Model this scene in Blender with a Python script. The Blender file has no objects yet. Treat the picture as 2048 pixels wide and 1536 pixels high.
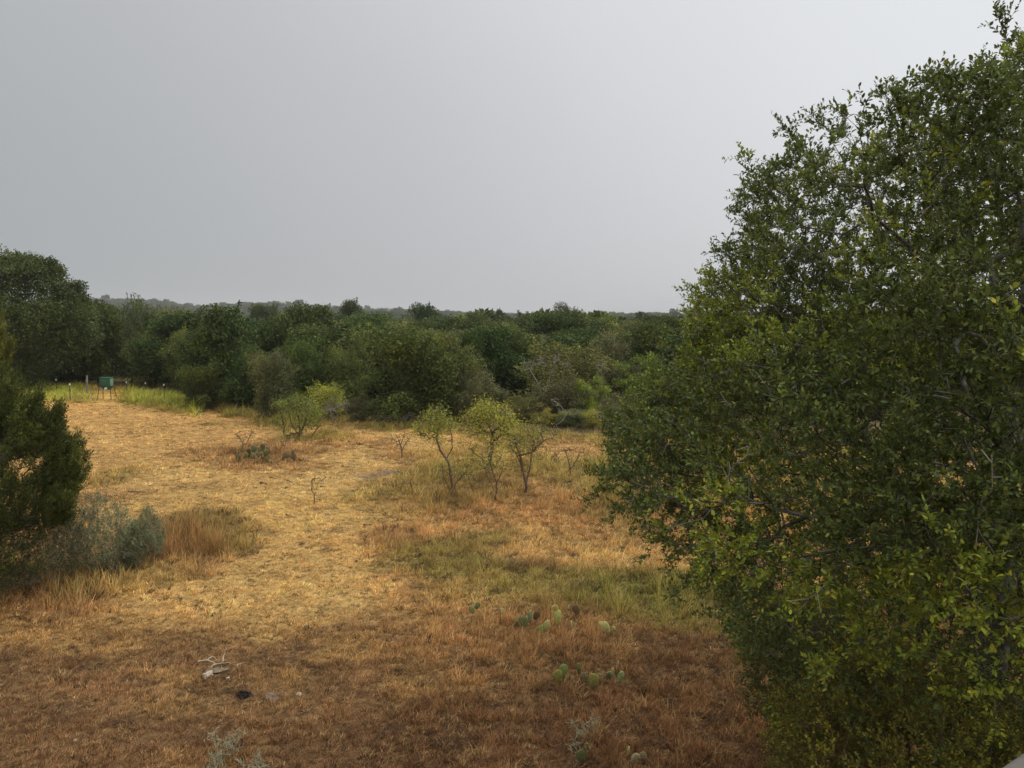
import bpy, math, random
import numpy as np
from mathutils import Vector, Matrix, Euler
random.seed(7)
R = np.random.default_rng(11)
D2R = math.radians
sc = bpy.context.scene
COL = sc.collection

# ------------------------------------------------------------------ camera
CAM_H, PITCH, F = 5.5, D2R(4.86), 1600.0
cd = bpy.data.cameras.new("camera"); cam = bpy.data.objects.new("camera", cd); COL.objects.link(cam)
cam.location = (0, 0, CAM_H); cam.rotation_euler = (D2R(90) - PITCH, 0, 0)
cd.sensor_width = 36; cd.lens = 36 * F / 2048; cd.clip_start = 0.05; cd.clip_end = 20000
sc.camera = cam
# ------------------------------------------------------------------ light
SUN_EL, SUN_AZ = 52, 60          # azimuth measured from +Y towards +X
sd = bpy.data.lights.new("sun", 'SUN'); sun = bpy.data.objects.new("sun", sd); COL.objects.link(sun)
sd.energy = 1.5; sd.angle = D2R(22); sd.color = (1, .91, .76)
sun.rotation_euler = Euler((D2R(90 - SUN_EL), 0, D2R(180 - SUN_AZ) ), 'XYZ')
sun.location = (0, 0, 50)
sc.view_settings.view_transform = 'Standard'; sc.view_settings.look = 'None'
sc.view_settings.exposure = 0.0; sc.view_settings.gamma = 1
w = bpy.data.worlds.new("World"); sc.world = w; w.use_nodes = True
nt = w.node_tree; nt.nodes.clear()
def N(nt, t, **k):
    n = nt.nodes.new(t)
    for a, b in k.items(): setattr(n, a, b)
    return n
def LK(nt, a, b): nt.links.new(a, b)
def math_(nt, op, a, b=None, c=None, clamp=False):
    n = N(nt, 'ShaderNodeMath', operation=op, use_clamp=clamp)
    for i, v in enumerate((a, b, c)):
        if v is None: continue
        if isinstance(v, (int, float)): n.inputs[i].default_value = v
        else: LK(nt, v, n.inputs[i])
    return n.outputs[0]
out = N(nt, 'ShaderNodeOutputWorld'); bgn = N(nt, 'ShaderNodeBackground')
sky = N(nt, 'ShaderNodeTexSky', sky_type='NISHITA'); sky.sun_disc = False
sky.sun_elevation = D2R(SUN_EL); sky.sun_rotation = D2R(SUN_AZ); sky.dust_density = 4
skys = N(nt, 'ShaderNodeVectorMath', operation='SCALE'); LK(nt, sky.outputs[0], skys.inputs[0]); skys.inputs['Scale'].default_value = 0.05
tc = N(nt, 'ShaderNodeTexCoord'); sep = N(nt, 'ShaderNodeSeparateXYZ'); LK(nt, tc.outputs['Generated'], sep.inputs[0])
noi = N(nt, 'ShaderNodeTexNoise'); noi.inputs['Scale'].default_value = 1.6; noi.inputs['Detail'].default_value = 3
LK(nt, tc.outputs['Generated'], noi.inputs['Vector'])
nz = math_(nt, 'MULTIPLY_ADD', noi.outputs['Fac'], 0.14, -0.07)
lr = math_(nt, 'ADD', math_(nt, 'MULTIPLY_ADD', sep.outputs['X'], .74, 0.43), nz)       # storm bank on the left, brighter to the right
lr2 = math_(nt, 'MULTIPLY_ADD', sep.outputs['Z'], 0.74, lr, clamp=True)
rampn = N(nt, 'ShaderNodeValToRGB'); LK(nt, lr2, rampn.inputs[0])
cr = rampn.color_ramp; cr.interpolation = 'B_SPLINE'
cr.elements[0].position = 0.0; cr.elements[0].color = (.355, .375, .385, 1)
cr.elements[1].position = 1.0; cr.elements[1].color = (.80, .82, .845, 1)
for p, c in ((.25, (.435, .45, .465)), (.5, (.53, .535, .56)), (.75, (.675, .685, .705))):
    e = cr.elements.new(p); e.color = (*c, 1)
zen = N(nt, 'ShaderNodeMapRange', interpolation_type='SMOOTHSTEP'); LK(nt, sep.outputs['Z'], zen.inputs[0])
zen.inputs[1].default_value = 0.36; zen.inputs[2].default_value = 0.85; zen.inputs[3].default_value = 1.0; zen.inputs[4].default_value = 2.1
cl = N(nt, 'ShaderNodeVectorMath', operation='SCALE'); LK(nt, rampn.outputs[0], cl.inputs[0]); LK(nt, zen.outputs[0], cl.inputs['Scale'])
mixs = N(nt, 'ShaderNodeMix', data_type='RGBA'); mixs.inputs[0].default_value = 0.92
LK(nt, skys.outputs[0], mixs.inputs[6]); LK(nt, cl.outputs[0], mixs.inputs[7])
LK(nt, mixs.outputs[2], bgn.inputs[0]); bgn.inputs[1].default_value = 1.06; LK(nt, bgn.outputs[0], out.inputs[0])

# ------------------------------------------------------------------ helpers
CP, SP = math.cos(PITCH), math.sin(PITCH)
def ray(px, py):
    dx, dy = (px - 1024) / F, -(py - 768) / F
    return np.array([dx, CP + dy * SP, -SP + dy * CP])
def at(px, py, Y):
    r = ray(px, py); return np.array([0, 0, CAM_H]) + r * (Y / r[1])
def img(x, y, z=0.0):
    zz = z - CAM_H
    d = np.maximum(y * CP - zz * SP, .3); u = y * SP + zz * CP
    return 1024 + F * x / d, 768 - F * u / d
def hash2(ix, iy, s):
    h = (ix.astype(np.int64) * 374761393 + iy.astype(np.int64) * 668265263 + s * 974711) & 0xffffffff
    h = ((h ^ (h >> 13)) * 1274126177) & 0xffffffff
    return ((h ^ (h >> 16)) & 0xffff) / 65535.0
def vn(x, y, s=0):
    x = np.asarray(x, float); y = np.asarray(y, float)
    ix, iy = np.floor(x), np.floor(y); fx, fy = x - ix, y - iy
    fx = fx * fx * (3 - 2 * fx); fy = fy * fy * (3 - 2 * fy)
    a, b = hash2(ix, iy, s), hash2(ix + 1, iy, s); c, d = hash2(ix, iy + 1, s), hash2(ix + 1, iy + 1, s)
    return (a + (b - a) * fx) * (1 - fy) + (c + (d - c) * fx) * fy
def fbm(x, y, s=0, o=4):
    t, a, f, n = 0, .5, 1, 0
    for i in range(o):
        t = t + a * vn(x * f, y * f, s + i * 17); n += a; a *= .5; f *= 2.03
    return t / n
def vn3(p, s=0):
    z = p[:, 2]; iz = np.floor(z); fz = z - iz; fz = fz * fz * (3 - 2 * fz)
    a = vn(p[:, 0] + iz * 37.3, p[:, 1] + iz * 11.7, s); b = vn(p[:, 0] + (iz + 1) * 37.3, p[:, 1] + (iz + 1) * 11.7, s)
    return a + (b - a) * fz
def sstep(a, b, x): t = np.clip((x - a) / (b - a), 0, 1); return t * t * (3 - 2 * t)
RIDX = [-4000, 0, 180, 260, 330, 400, 450, 540, 600, 680, 760, 900, 1050, 1300, 2048, 6000]
RIDY = [612, 604, 600, 601, 604, 612, 609, 604, 611, 616, 621, 626, 631, 636, 637, 637]
def gh(x, y):
    x = np.asarray(x, float); y = np.asarray(y, float)
    px = 1024 + F * x / np.maximum(y, 5)
    near = (fbm(x / 9, y / 9, 3, 3) - .5) * .35 + (vn(x / 2.2, y / 2.2, 9) - .5) * .05
    h = near * (1 - sstep(90, 200, y))
    h = h + (fbm(x / 90, y / 90, 5, 3) - .5) * 4 * sstep(120, 500, y)
    top = np.interp(px, RIDX, RIDY)
    r1 = np.maximum((632 - top) / F * 1300 + CAM_H - 6.5, 0)
    h = h + r1 * np.exp(-((y - 1300) / 420.) ** 2)
    r2 = np.maximum((632 - np.interp(px, RIDX, RIDY) * .5 - 632 * .5 + 3 + 6 * np.exp(-((px - 760) / 160) ** 2)) / F * 3000, 0)
    h = h + r2 * np.exp(-((y - 3000) / 700.) ** 2) * sstep(1500, 2600, y)
    return h
def gp(px, py):
    z = 0.0; r = ray(px, py)
    for i in range(6):
        t = (z - CAM_H) / r[2]; x, y = r[0] * t, r[1] * t; z = float(gh(x, y))
    return np.array([x, y, z])
def gz(x, y): return float(gh(x, y))

def mk_mesh(name, verts, faces, cols=None, attrs=None, smooth=False):
    verts = np.asarray(verts, np.float32); faces = np.asarray(faces, np.int32)
    me = bpy.data.meshes.new(name); me.vertices.add(len(verts)); me.vertices.foreach_set('co', verts.ravel())
    if len(faces):
        k = faces.shape[1]
        me.loops.add(faces.size); me.loops.foreach_set('vertex_index', faces.ravel())
        me.polygons.add(len(faces)); me.polygons.foreach_set('loop_start', np.arange(0, faces.size, k, dtype=np.int32))
        if smooth: me.polygons.foreach_set('use_smooth', np.ones(len(faces), bool))
    me.update(calc_edges=True)
    if cols is not None:
        a = me.attributes.new('col', 'FLOAT_COLOR', 'POINT'); c = np.ones((len(verts), 4), np.float32); c[:, :3] = cols
        a.data.foreach_set('color', c.ravel())
    for nme, (ty, v) in (attrs or {}).items():
        a = me.attributes.new(nme, ty, 'POINT')
        a.data.foreach_set({'FLOAT_COLOR': 'color', 'FLOAT_VECTOR': 'vector'}.get(ty, 'value'), np.ascontiguousarray(v).ravel())
    return me
def cat(parts):
    V, Fc, C, o = [], [], [], 0
    for p in parts:
        V.append(p[0]); Fc.append(p[1] + o); o += len(p[0])
        if len(p) > 2: C.append(p[2])
    return np.concatenate(V), np.concatenate(Fc), (np.concatenate(C) if C else None)
def link(name, me, mat, parent=None):
    o = bpy.data.objects.new(name, me); COL.objects.link(o)
    if mat: me.materials.append(mat)
    if parent: o.parent = parent
    return o
def tag(o, label=None, category=None, group=None, kind=None):
    for k, v in (('label', label), ('category', category), ('group', group), ('kind', kind)):
        if v: o[k] = v
    return o
def thing(name, loc, label, category, group=None, rz=0, scale=(1, 1, 1)):
    o = bpy.data.objects.new(name, None); o.empty_display_size = .2; COL.objects.link(o)
    o.location = [float(v) for v in loc]; o.rotation_euler = (0, 0, rz); o.scale = scale
    return tag(o, label, category, group)
def dup(root, loc, rz, scale, label, group):
    r = root.copy(); COL.objects.link(r); r.location = [float(v) for v in loc]; r.rotation_euler = (0, 0, rz); r.scale = scale
    r['label'] = label
    if group: r['group'] = group
    elif 'group' in r: del r['group']
    for ch in root.children:
        c = ch.copy(); COL.objects.link(c); c.parent = r
    return r
def nrm(v): return v / np.maximum(np.linalg.norm(v, axis=-1, keepdims=True), 1e-9)

# ------------------------------------------------------------------ materials
def base_mat(name):
    m = bpy.data.materials.new(name); m.use_nodes = True; nt = m.node_tree
    return m, nt, nt.nodes['Principled BSDF'], nt.nodes['Material Output']
def leaf_mat(name, trans=.25, rough=.55, var=.25, spec=.3, inst=False):
    m, nt, b, o = base_mat(name)
    at_ = N(nt, 'ShaderNodeAttribute', attribute_name='col'); c = at_.outputs['Color']
    if inst:
        ai = N(nt, 'ShaderNodeAttribute', attribute_name='gcol', attribute_type='INSTANCER')
        mx = N(nt, 'ShaderNodeMix', data_type='RGBA', blend_type='MULTIPLY'); mx.inputs[0].default_value = 1
        LK(nt, c, mx.inputs[6]); LK(nt, ai.outputs['Color'], mx.inputs[7]); c = mx.outputs[2]
    else:
        oi = N(nt, 'ShaderNodeObjectInfo'); hs = N(nt, 'ShaderNodeHueSaturation'); LK(nt, c, hs.inputs['Color'])
        LK(nt, math_(nt, 'MULTIPLY_ADD', oi.outputs['Random'], 2 * var, 1 - var), hs.inputs['Value'])
        r2 = math_(nt, 'FRACT', math_(nt, 'MULTIPLY', oi.outputs['Random'], 13.7))
        LK(nt, math_(nt, 'MULTIPLY_ADD', r2, .05 * (var > 0), .5 - .025 * (var > 0)), hs.inputs['Hue']); c = hs.outputs[0]
    LK(nt, c, b.inputs['Base Color']); b.inputs['Roughness'].default_value = rough
    b.inputs['Specular IOR Level'].default_value = spec
    if trans > 0:
        t = N(nt, 'ShaderNodeBsdfTranslucent'); LK(nt, c, t.inputs[0]); ms = N(nt, 'ShaderNodeMixShader'); ms.inputs[0].default_value = trans
        LK(nt, b.outputs[0], ms.inputs[1]); LK(nt, t.outputs[0], ms.inputs[2]); LK(nt, ms.outputs[0], o.inputs[0])
    return m
def bark_mat(name, c1, c2, scale=12, lichen=None):
    m, nt, b, o = base_mat(name)
    tc = N(nt, 'ShaderNodeTexCoord'); mp = N(nt, 'ShaderNodeMapping'); mp.inputs['Scale'].default_value = (1, 1, .3); LK(nt, tc.outputs['Object'], mp.inputs[0])
    n = N(nt, 'ShaderNodeTexNoise'); n.inputs['Scale'].default_value = scale; n.inputs['Detail'].default_value = 6; LK(nt, mp.outputs[0], n.inputs['Vector'])
    r = N(nt, 'ShaderNodeValToRGB'); LK(nt, n.outputs['Fac'], r.inputs[0])
    r.color_ramp.elements[0].position = .35; r.color_ramp.elements[0].color = (*c1, 1); r.color_ramp.elements[1].position = .65; r.color_ramp.elements[1].color = (*c2, 1)
    c = r.outputs[0]
    if lichen:
        n2 = N(nt, 'ShaderNodeTexNoise'); n2.inputs['Scale'].default_value = 5; n2.inputs['Detail'].default_value = 4; LK(nt, tc.outputs['Object'], n2.inputs['Vector'])
        mr = N(nt, 'ShaderNodeMapRange'); LK(nt, n2.outputs['Fac'], mr.inputs[0]); mr.inputs[1].default_value = .52; mr.inputs[2].default_value = .6
        mx = N(nt, 'ShaderNodeMix', data_type='RGBA'); LK(nt, mr.outputs[0], mx.inputs[0]); LK(nt, c, mx.inputs[6]); mx.inputs[7].default_value = (*lichen, 1); c = mx.outputs[2]
    LK(nt, c, b.inputs['Base Color']); b.inputs['Roughness'].default_value = .9
    bp = N(nt, 'ShaderNodeBump'); bp.inputs['Strength'].default_value = .6; bp.inputs['Distance'].default_value = .02; LK(nt, n.outputs['Fac'], bp.inputs['Height']); LK(nt, bp.outputs[0], b.inputs['Normal'])
    return m
def plain_mat(name, c1, c2, scale=8, rough=.7, bump=.3, spec=.3):
    m, nt, b, o = base_mat(name)
    tc = N(nt, 'ShaderNodeTexCoord'); n = N(nt, 'ShaderNodeTexNoise'); n.inputs['Scale'].default_value = scale; n.inputs['Detail'].default_value = 6
    LK(nt, tc.outputs['Object'], n.inputs['Vector'])
    r = N(nt, 'ShaderNodeValToRGB'); LK(nt, n.outputs['Fac'], r.inputs[0])
    r.color_ramp.elements[0].position = .35; r.color_ramp.elements[0].color = (*c1, 1); r.color_ramp.elements[1].position = .65; r.color_ramp.elements[1].color = (*c2, 1)
    LK(nt, r.outputs[0], b.inputs['Base Color']); b.inputs['Roughness'].default_value = rough; b.inputs['Specular IOR Level'].default_value = spec
    bp = N(nt, 'ShaderNodeBump'); bp.inputs['Strength'].default_value = bump; bp.inputs['Distance'].default_value = .02; LK(nt, n.outputs['Fac'], bp.inputs['Height']); LK(nt, bp.outputs[0], b.inputs['Normal'])
    return m
M_OAKLEAF = leaf_mat('live_oak_leaf', .25, .5, 0, .25)
M_LEAF = leaf_mat('wood_leaf', .22, .65, .16, .12)
M_NEEDLE = leaf_mat('juniper_needle', .15, .65, .05, .2)
M_GRASS = leaf_mat('grass_blade', .3, .7, 0, .2, inst=True)
M_FARLEAF = leaf_mat('far_leaf', .2, .7, 0, .2, inst=True)
M_BARK = bark_mat('dark_bark', (.03, .024, .019), (.085, .07, .052), 14, (.13, .135, .11))
M_TWIG = bark_mat('brown_bark', (.09, .055, .035), (.17, .11, .075), 10)
M_DEADT = bark_mat('grey_dead_wood', (.16, .14, .11), (.30, .26, .21), 14)
M_DEAD = bark_mat('bleached_wood', (.30, .24, .16), (.46, .38, .27), 14)

# ------------------------------------------------------------------ skeletons and leaves
def grow(root, targets, bf=.35, step=.3, jit=.12, rng=R, limbs=()):
    """root: list of chain points; each target joins the nearest node; returns pos, parent, index of each target"""
    cap = len(root) + len(targets) * 14 + 450
    P = np.zeros((cap, 3)); par = np.full(cap, -1, np.int64); L = np.zeros(cap); n = 0
    for p in root:
        P[n] = p; par[n] = n - 1
        if n: L[n] = L[n - 1] + np.linalg.norm(P[n] - P[n - 1])
        n += 1
    for lb in limbs:
        prev = int(np.argmin(np.linalg.norm(P[:n] - lb[0], axis=1)))
        for a0, b0_ in zip(lb[:-1], lb[1:]):
            kk = max(1, int(np.linalg.norm(b0_ - a0) / step))
            for u in range(1, kk + 1):
                P[n] = a0 + (b0_ - a0) * u / kk + rng.normal(0, .012, 3); par[n] = prev; L[n] = L[prev] + np.linalg.norm(P[n] - P[prev]) * .6; prev = n; n += 1
    order = np.argsort(np.linalg.norm(targets - np.asarray(root[-1]), axis=1)); idx = np.zeros(len(targets), np.int64)
    lo = max(0, len(root) - 4) if not limbs else len(root) - 2
    for ti in order:
        t = targets[ti]; d = np.sqrt(((P[lo:n] - t) ** 2).sum(1)); j = lo + int(np.argmin(d + bf * L[lo:n])); dist = d[j - lo]
        k = min(12, max(1, int(dist / step))); a = P[j].copy(); prev = j
        back = P[j] - P[par[j]] if par[j] >= 0 else np.array([0, 0, 1.]); back = back / (np.linalg.norm(back) + 1e-9) * dist * .25
        for s in range(1, k + 1):
            if n >= cap: break
            u = s / k; q = a * (1 - u) + t * u + back * math.sin(math.pi * u) * (1 - u)
            if s < k: q = q + rng.normal(0, jit * dist / k, 3)
            P[n] = q; par[n] = prev; L[n] = L[prev] + dist / k; prev = n; n += 1
        idx[ti] = prev
    return P[:n], par[:n], idx
def radii(par, rt, e=.45, mx=9, wt=None):
    c = np.zeros(len(par)); has = np.zeros(len(par), bool); has[par[par >= 0]] = True; c[~has] = 1
    for i in range(len(par) - 1, 0, -1): c[par[i]] += c[i]
    return np.minimum(rt * c ** e, mx), c
def tubes(A, B, ra, rb, k=5):
    d = nrm(B - A); ref = np.where(np.abs(d[:, 2:3]) < .9, np.array([[0, 0, 1.]]), np.array([[1., 0, 0]]))
    u = nrm(np.cross(d, ref)); v = np.cross(d, u); n = len(A); ang = np.arange(k) / k * 2 * np.pi
    ring = np.cos(ang)[None, :, None] * u[:, None] + np.sin(ang)[None, :, None] * v[:, None]
    V = np.concatenate([A[:, None] + ring * ra[:, None, None], (B + d * rb[:, None] * .3)[:, None] + ring * rb[:, None, None]], 1).reshape(-1, 3)
    i = np.arange(k); j = (i + 1) % k; f = np.stack([i, j, j + k, i + k], 1)
    Fc = (f[None] + (np.arange(n) * 2 * k)[:, None, None]).reshape(-1, 4)
    return V, Fc
def skel_mesh(name, P, par, r, k=5, rmin=0, taper=1.0):
    i = np.where((par >= 0) & (r >= rmin))[0]
    V, Fc = tubes(P[par[i]], P[i], np.minimum(r[par[i]], r[i] * 1.6), r[i] * taper, k)
    return mk_mesh(name, V, Fc, smooth=True)
def leaves6(B, d, n, L, W, col, fold=.22):
    d = nrm(d); s = nrm(np.cross(d, n)); n = np.cross(s, d); L = L[:, None]; W = W[:, None]
    V = np.stack([B, B + d * .35 * L + s * W * .5 + n * W * fold, B + d * .75 * L + s * W * .4 + n * W * fold, B + d * L,
                  B + d * .75 * L - s * W * .4 + n * W * fold, B + d * .35 * L - s * W * .5 + n * W * fold], 1).reshape(-1, 3)
    f = np.array([[0, 1, 2, 3], [0, 3, 4, 5]]); Fc = (f[None] + (np.arange(len(B)) * 6)[:, None, None]).reshape(-1, 4)
    return V, Fc, np.repeat(col, 6, 0)
def leaves4(B, d, n, L, W, col):
    d = nrm(d); s = nrm(np.cross(d, n)); L = L[:, None]; W = W[:, None]
    V = np.stack([B, B + d * .5 * L + s * W * .5, B + d * L, B + d * .45 * L - s * W * .5], 1).reshape(-1, 3)
    Fc = (np.arange(4)[None] + (np.arange(len(B)) * 4)[:, None])
    return V, Fc, np.repeat(col, 4, 0)
def colvar(base, n, v=.25, hue=.12, rng=R):
    b = np.asarray(base, float)[None] * (1 + rng.normal(0, v, (n, 1))).clip(.4, 1.9)
    h = rng.normal(0, hue, n); b = b * np.stack([1 + h, np.ones(n), 1 - h * .5], 1)
    return b.clip(.004, .9)
def inpoly(P, poly):
    poly = np.asarray(poly, float); x, z = P[:, 0], P[:, 1]; ins = np.zeros(len(P), bool); dist = np.full(len(P), 1e9)
    for i in range(len(poly)):
        a, b = poly[i], poly[(i + 1) % len(poly)]
        c = ((a[1] > z) != (b[1] > z)) & (x < (b[0] - a[0]) * (z - a[1]) / (b[1] - a[1] + 1e-12) + a[0]); ins ^= c
        ab = b - a; t = (((P - a) @ ab) / (ab @ ab + 1e-12)).clip(0, 1); dist = np.minimum(dist, np.linalg.norm(P - (a + t[:, None] * ab), axis=1))
    return ins, dist
def inflate(poly_px, Y, halfdepth, dref, n, rng=R, shell=.5, zmin=.3):
    """points in a rounded crown whose outline at distance Y is poly_px"""
    poly = np.array([at(a, b, Y)[[0, 2]] for a, b in poly_px]); lo, hi = poly.min(0), poly.max(0); out = []; m = 0
    while m < n:
        q = rng.uniform(lo, hi, (n, 2)); ins, d = inpoly(q, poly); q, d = q[ins], d[ins]
        h = halfdepth * np.sqrt(1 - (1 - np.minimum(d / dref, 1)) ** 2)
        keep = rng.uniform(0, 1, len(q)) < (.12 + h / halfdepth) ; q, h = q[keep], h[keep]
        u = rng.uniform(-1, 1, len(q)); u = np.sign(u) * np.abs(u) ** shell
        p = np.stack([q[:, 0], Y + u * h, q[:, 1]], 1); p = p[p[:, 2] > zmin]; out.append(p); m += len(p)
    return np.concatenate(out)[:n]

# ------------------------------------------------------------------ ground zones (fixed areas of the field, laid out once on the ground)
TAN, GOLD, RUSSET, BROWN = (.66, .40, .135), (.74, .485, .165), (.38, .20, .078), (.27, .15, .065)
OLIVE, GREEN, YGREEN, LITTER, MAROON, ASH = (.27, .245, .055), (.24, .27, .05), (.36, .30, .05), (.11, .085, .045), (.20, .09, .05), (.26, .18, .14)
WOODX = [-1500, 0, 230, 370, 450, 560, 740, 860, 1000, 1150, 1300, 1400, 2048, 4000]
WOODY = [776, 776, 778, 800, 815, 838, 842, 858, 866, 872, 882, 886, 905, 915]
# px, py, rx, ry, colour, strength, height boost (m)
ZON = [(500, 1050, 330, 130, GOLD, .7, 0), (300, 860, 330, 50, TAN, .6, 0), (760, 905, 160, 30, GOLD, .7, 0), (650, 985, 190, 40, GOLD, .5, 0), (560, 1190, 260, 45, GOLD, .6, 0),
       (1250, 1100, 260, 32, GOLD, .8, .08), (900, 1060, 150, 30, TAN, .5, 0.05), (1100, 1010, 260, 30, RUSSET, .35, .15), (1150, 908, 90, 9, GOLD, .8, 0), (1120, 895, 130, 14, RUSSET, .3, .1),
       (800, 1085, 75, 38, RUSSET, .8, .15), (1070, 1148, 60, 16, MAROON, .75, .1), (515, 925, 125, 28, RUSSET, .85, .25), (660, 893, 140, 20, RUSSET, .7, .22), (810, 916, 60, 12, RUSSET, .7, .1),
       (80, 1190, 150, 45, RUSSET, .8, .25), (200, 1155, 180, 40, OLIVE, .5, .3), (360, 1125, 130, 28, RUSSET, .75, .35), (430, 1075, 110, 45, (.25, .19, .05), .9, .30), (370, 1105, 100, 36, RUSSET, .8, .14),
       (220, 955, 120, 18, OLIVE, .45, .25), (190, 985, 110, 14, MAROON, .4, .05), (930, 1125, 160, 46, OLIVE, .9, .09), (1180, 1185, 270, 54, OLIVE, .9, .09), (1060, 1120, 60, 14, GOLD, .4, 0), (1090, 1150, 40, 9, MAROON, .7, .05), (1370, 1200, 170, 66, OLIVE, 1.0, .13),
       (1190, 960, 130, 45, GREEN, .6, .25), (1230, 1000, 60, 60, OLIVE, .6, .2), (880, 985, 190, 28, OLIVE, .55, .2), (950, 930, 120, 25, YGREEN, .4, .15), (650, 872, 85, 14, YGREEN, .75, .3), (580, 870, 60, 16, OLIVE, .6, .2), (860, 960, 120, 14, OLIVE, .6, .15),
       (755, 952, 48, 7, ASH, .9, -.1), (260, 1020, 190, 16, GOLD, .5, 0), (430, 1340, 130, 60, BROWN, .3, 0), (510, 1248, 32, 9, GOLD, .9, 0), (330, 1400, 110, 30, TAN, .5, 0), (1000, 1290, 260, 40, RUSSET, .35, .05), (1110, 1245, 130, 24, RUSSET, .4, .14), (1180, 1372, 90, 16, BROWN, .4, .12), (510, 918, 70, 12, RUSSET, .5, .15),
       (300, 1500, 700, 110, (.21, .11, .05), .55, 0), (1100, 1480, 500, 110, (.22, .105, .045), .6, .02), (902, 988, 26, 6, BROWN, .55, .14), (990, 1002, 22, 5, BROWN, .5, .1), (1053, 984, 30, 7, OLIVE, .7, .12), (978, 950, 34, 6, BROWN, .5, .1), (804, 918, 18, 5, RUSSET, .6, .12), (628, 1008, 30, 6, BROWN, .5, .1), (600, 874, 60, 8, OLIVE, .6, .2), (215, 800, 45, 6, RUSSET, .7, -.3), (1180, 850, 160, 20, YGREEN, .5, .2), (820, 850, 120, 12, GREEN, .7, .25), (460, 822, 90, 10, OLIVE, .8, .25), (430, 818, 40, 8, GREEN, .6, .3), (1450, 930, 260, 60, OLIVE, .6, .2), (1700, 1000, 300, 90, YGREEN, .5, .2)]  # small zones at sapling and shrub bases: taller grass, contact shade painted into its colour
def zones(x, y):
    """returns colour, grass height, wood flag at ground positions"""
    px, py = img(x, y); wn = fbm(x / 1.7, y / 1.7, 21, 3); wob = (fbm(x / 4, y / 4, 31, 4) - .5)
    wob2 = (fbm(x / 1.1, y / 1.1, 33, 3) - .5)
    c = np.empty(x.shape + (3,)); c[:] = TAN; h = np.full(x.shape, .075)
    c *= (1 + (fbm(x / 3.5, y / 3.5, 41, 4) - .5) * .5)[..., None]
    q = px + wob * 160; r = py + wob * 90 + wob2 * 30
    mid = sstep(700, 860, q) * sstep(905, 960, r); c = c * (1 - .35 * mid[..., None]) + np.array(RUSSET) * .35 * mid[..., None] * (1.1); h += .10 * mid
    bl = np.interp(px, [-500, 0, 520, 700, 900, 1100, 1500, 2200], [1245, 1240, 1235, 1225, 1235, 1260, 1240, 1200])
    f = sstep(-45, 55, r - bl) * .92
    br = np.array(BROWN) * (1 + (fbm(x / .8, y / .8, 51, 3) - .5) * .9)[..., None]
    f2 = (f * (1 - .55 * sstep(.5, .68, fbm(x / 1.3, y / 1.3, 61, 4))))[..., None]
    c = c * (1 - f2) + br * f2; h += .05 * f
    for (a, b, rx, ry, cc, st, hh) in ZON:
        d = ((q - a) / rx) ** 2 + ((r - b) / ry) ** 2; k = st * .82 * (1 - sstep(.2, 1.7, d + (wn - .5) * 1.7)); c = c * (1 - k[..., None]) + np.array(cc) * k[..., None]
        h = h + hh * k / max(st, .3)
    wy = np.interp(px, WOODX, WOODY); dw = py - wy
    gs = (1 - sstep(22, 34, dw + wob * 14)) * (px < 395 + wob * 60) ; gs = gs * (1 - .9 * np.exp(-((px - 213) / 34) ** 2))
    gmix = np.array(GREEN) * (.8 + .5 * wn)[..., None] ; gk = gs[..., None] * .9; c = c * (1 - gk) + (gmix * .5 + np.array((.60, .62, .06)) * .5) * gk; h = h + .42 * gs
    es = (1 - sstep(5, 20, dw + wob * 16)) * (px >= 380); c = c * (1 - .6 * es[..., None]) + np.array(OLIVE) * .6 * es[..., None]; h = h + .2 * es
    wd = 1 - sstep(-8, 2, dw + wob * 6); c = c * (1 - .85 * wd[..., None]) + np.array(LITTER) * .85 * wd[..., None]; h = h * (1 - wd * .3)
    # small glade behind the fence at far left
    return c, np.maximum(h, .0), wd

# ------------------------------------------------------------------ ground sheet
ys = [-30.0]
while ys[-1] < 7: ys.append(ys[-1] + 1.5)
while ys[-1] < 9000: ys.append(ys[-1] + max(.12, .0115 * ys[-1] * (1 + .5 * sstep(60, 400, ys[-1]))))
ys = np.array(ys); T = np.linspace(-1, 1, 420); T = T * (.55 + .45 * np.abs(T))
Wd = 16 + 1.0 * np.maximum(ys, 0)
X = T[None] * Wd[:, None]; Y = np.repeat(ys[:, None], len(T), 1); Z = gh(X, Y)
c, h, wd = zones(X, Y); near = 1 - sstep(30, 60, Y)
Z2 = Z + 0.0
ny, nx = X.shape; ii = np.arange(ny * nx).reshape(ny, nx)
Fc = np.stack([ii[:-1, :-1], ii[:-1, 1:], ii[1:, 1:], ii[1:, :-1]], -1).reshape(-1, 4)
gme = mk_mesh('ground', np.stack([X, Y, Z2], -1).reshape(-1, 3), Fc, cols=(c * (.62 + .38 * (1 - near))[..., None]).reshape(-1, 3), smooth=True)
m, nt, b, o = base_mat('dry_ground')
a = N(nt, 'ShaderNodeAttribute', attribute_name='col'); tc = N(nt, 'ShaderNodeTexCoord')
def gn_noise(scale, det, lo, hi, a0, b0, mapv=None):
    n = N(nt, 'ShaderNodeTexNoise'); n.inputs['Scale'].default_value = scale; n.inputs['Detail'].default_value = det; n.inputs['Roughness'].default_value = .65; src = tc.outputs['Object']
    if mapv:
        mp = N(nt, 'ShaderNodeMapping'); mp.inputs['Scale'].default_value = mapv; LK(nt, src, mp.inputs[0]); src = mp.outputs[0]
    LK(nt, src, n.inputs['Vector']); r = N(nt, 'ShaderNodeMapRange'); LK(nt, n.outputs['Fac'], r.inputs[0]); r.inputs[1].default_value = a0; r.inputs[2].default_value = b0; r.inputs[3].default_value = lo; r.inputs[4].default_value = hi
    return r.outputs[0], n.outputs['Fac']
f1, n1 = gn_noise(9, 8, .55, 1.25, .3, .7); f2, n2 = gn_noise(1.6, 6, .78, 1.15, .3, .7); f3, n3 = gn_noise(34, 6, .45, 1.45, .32, .68)
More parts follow.
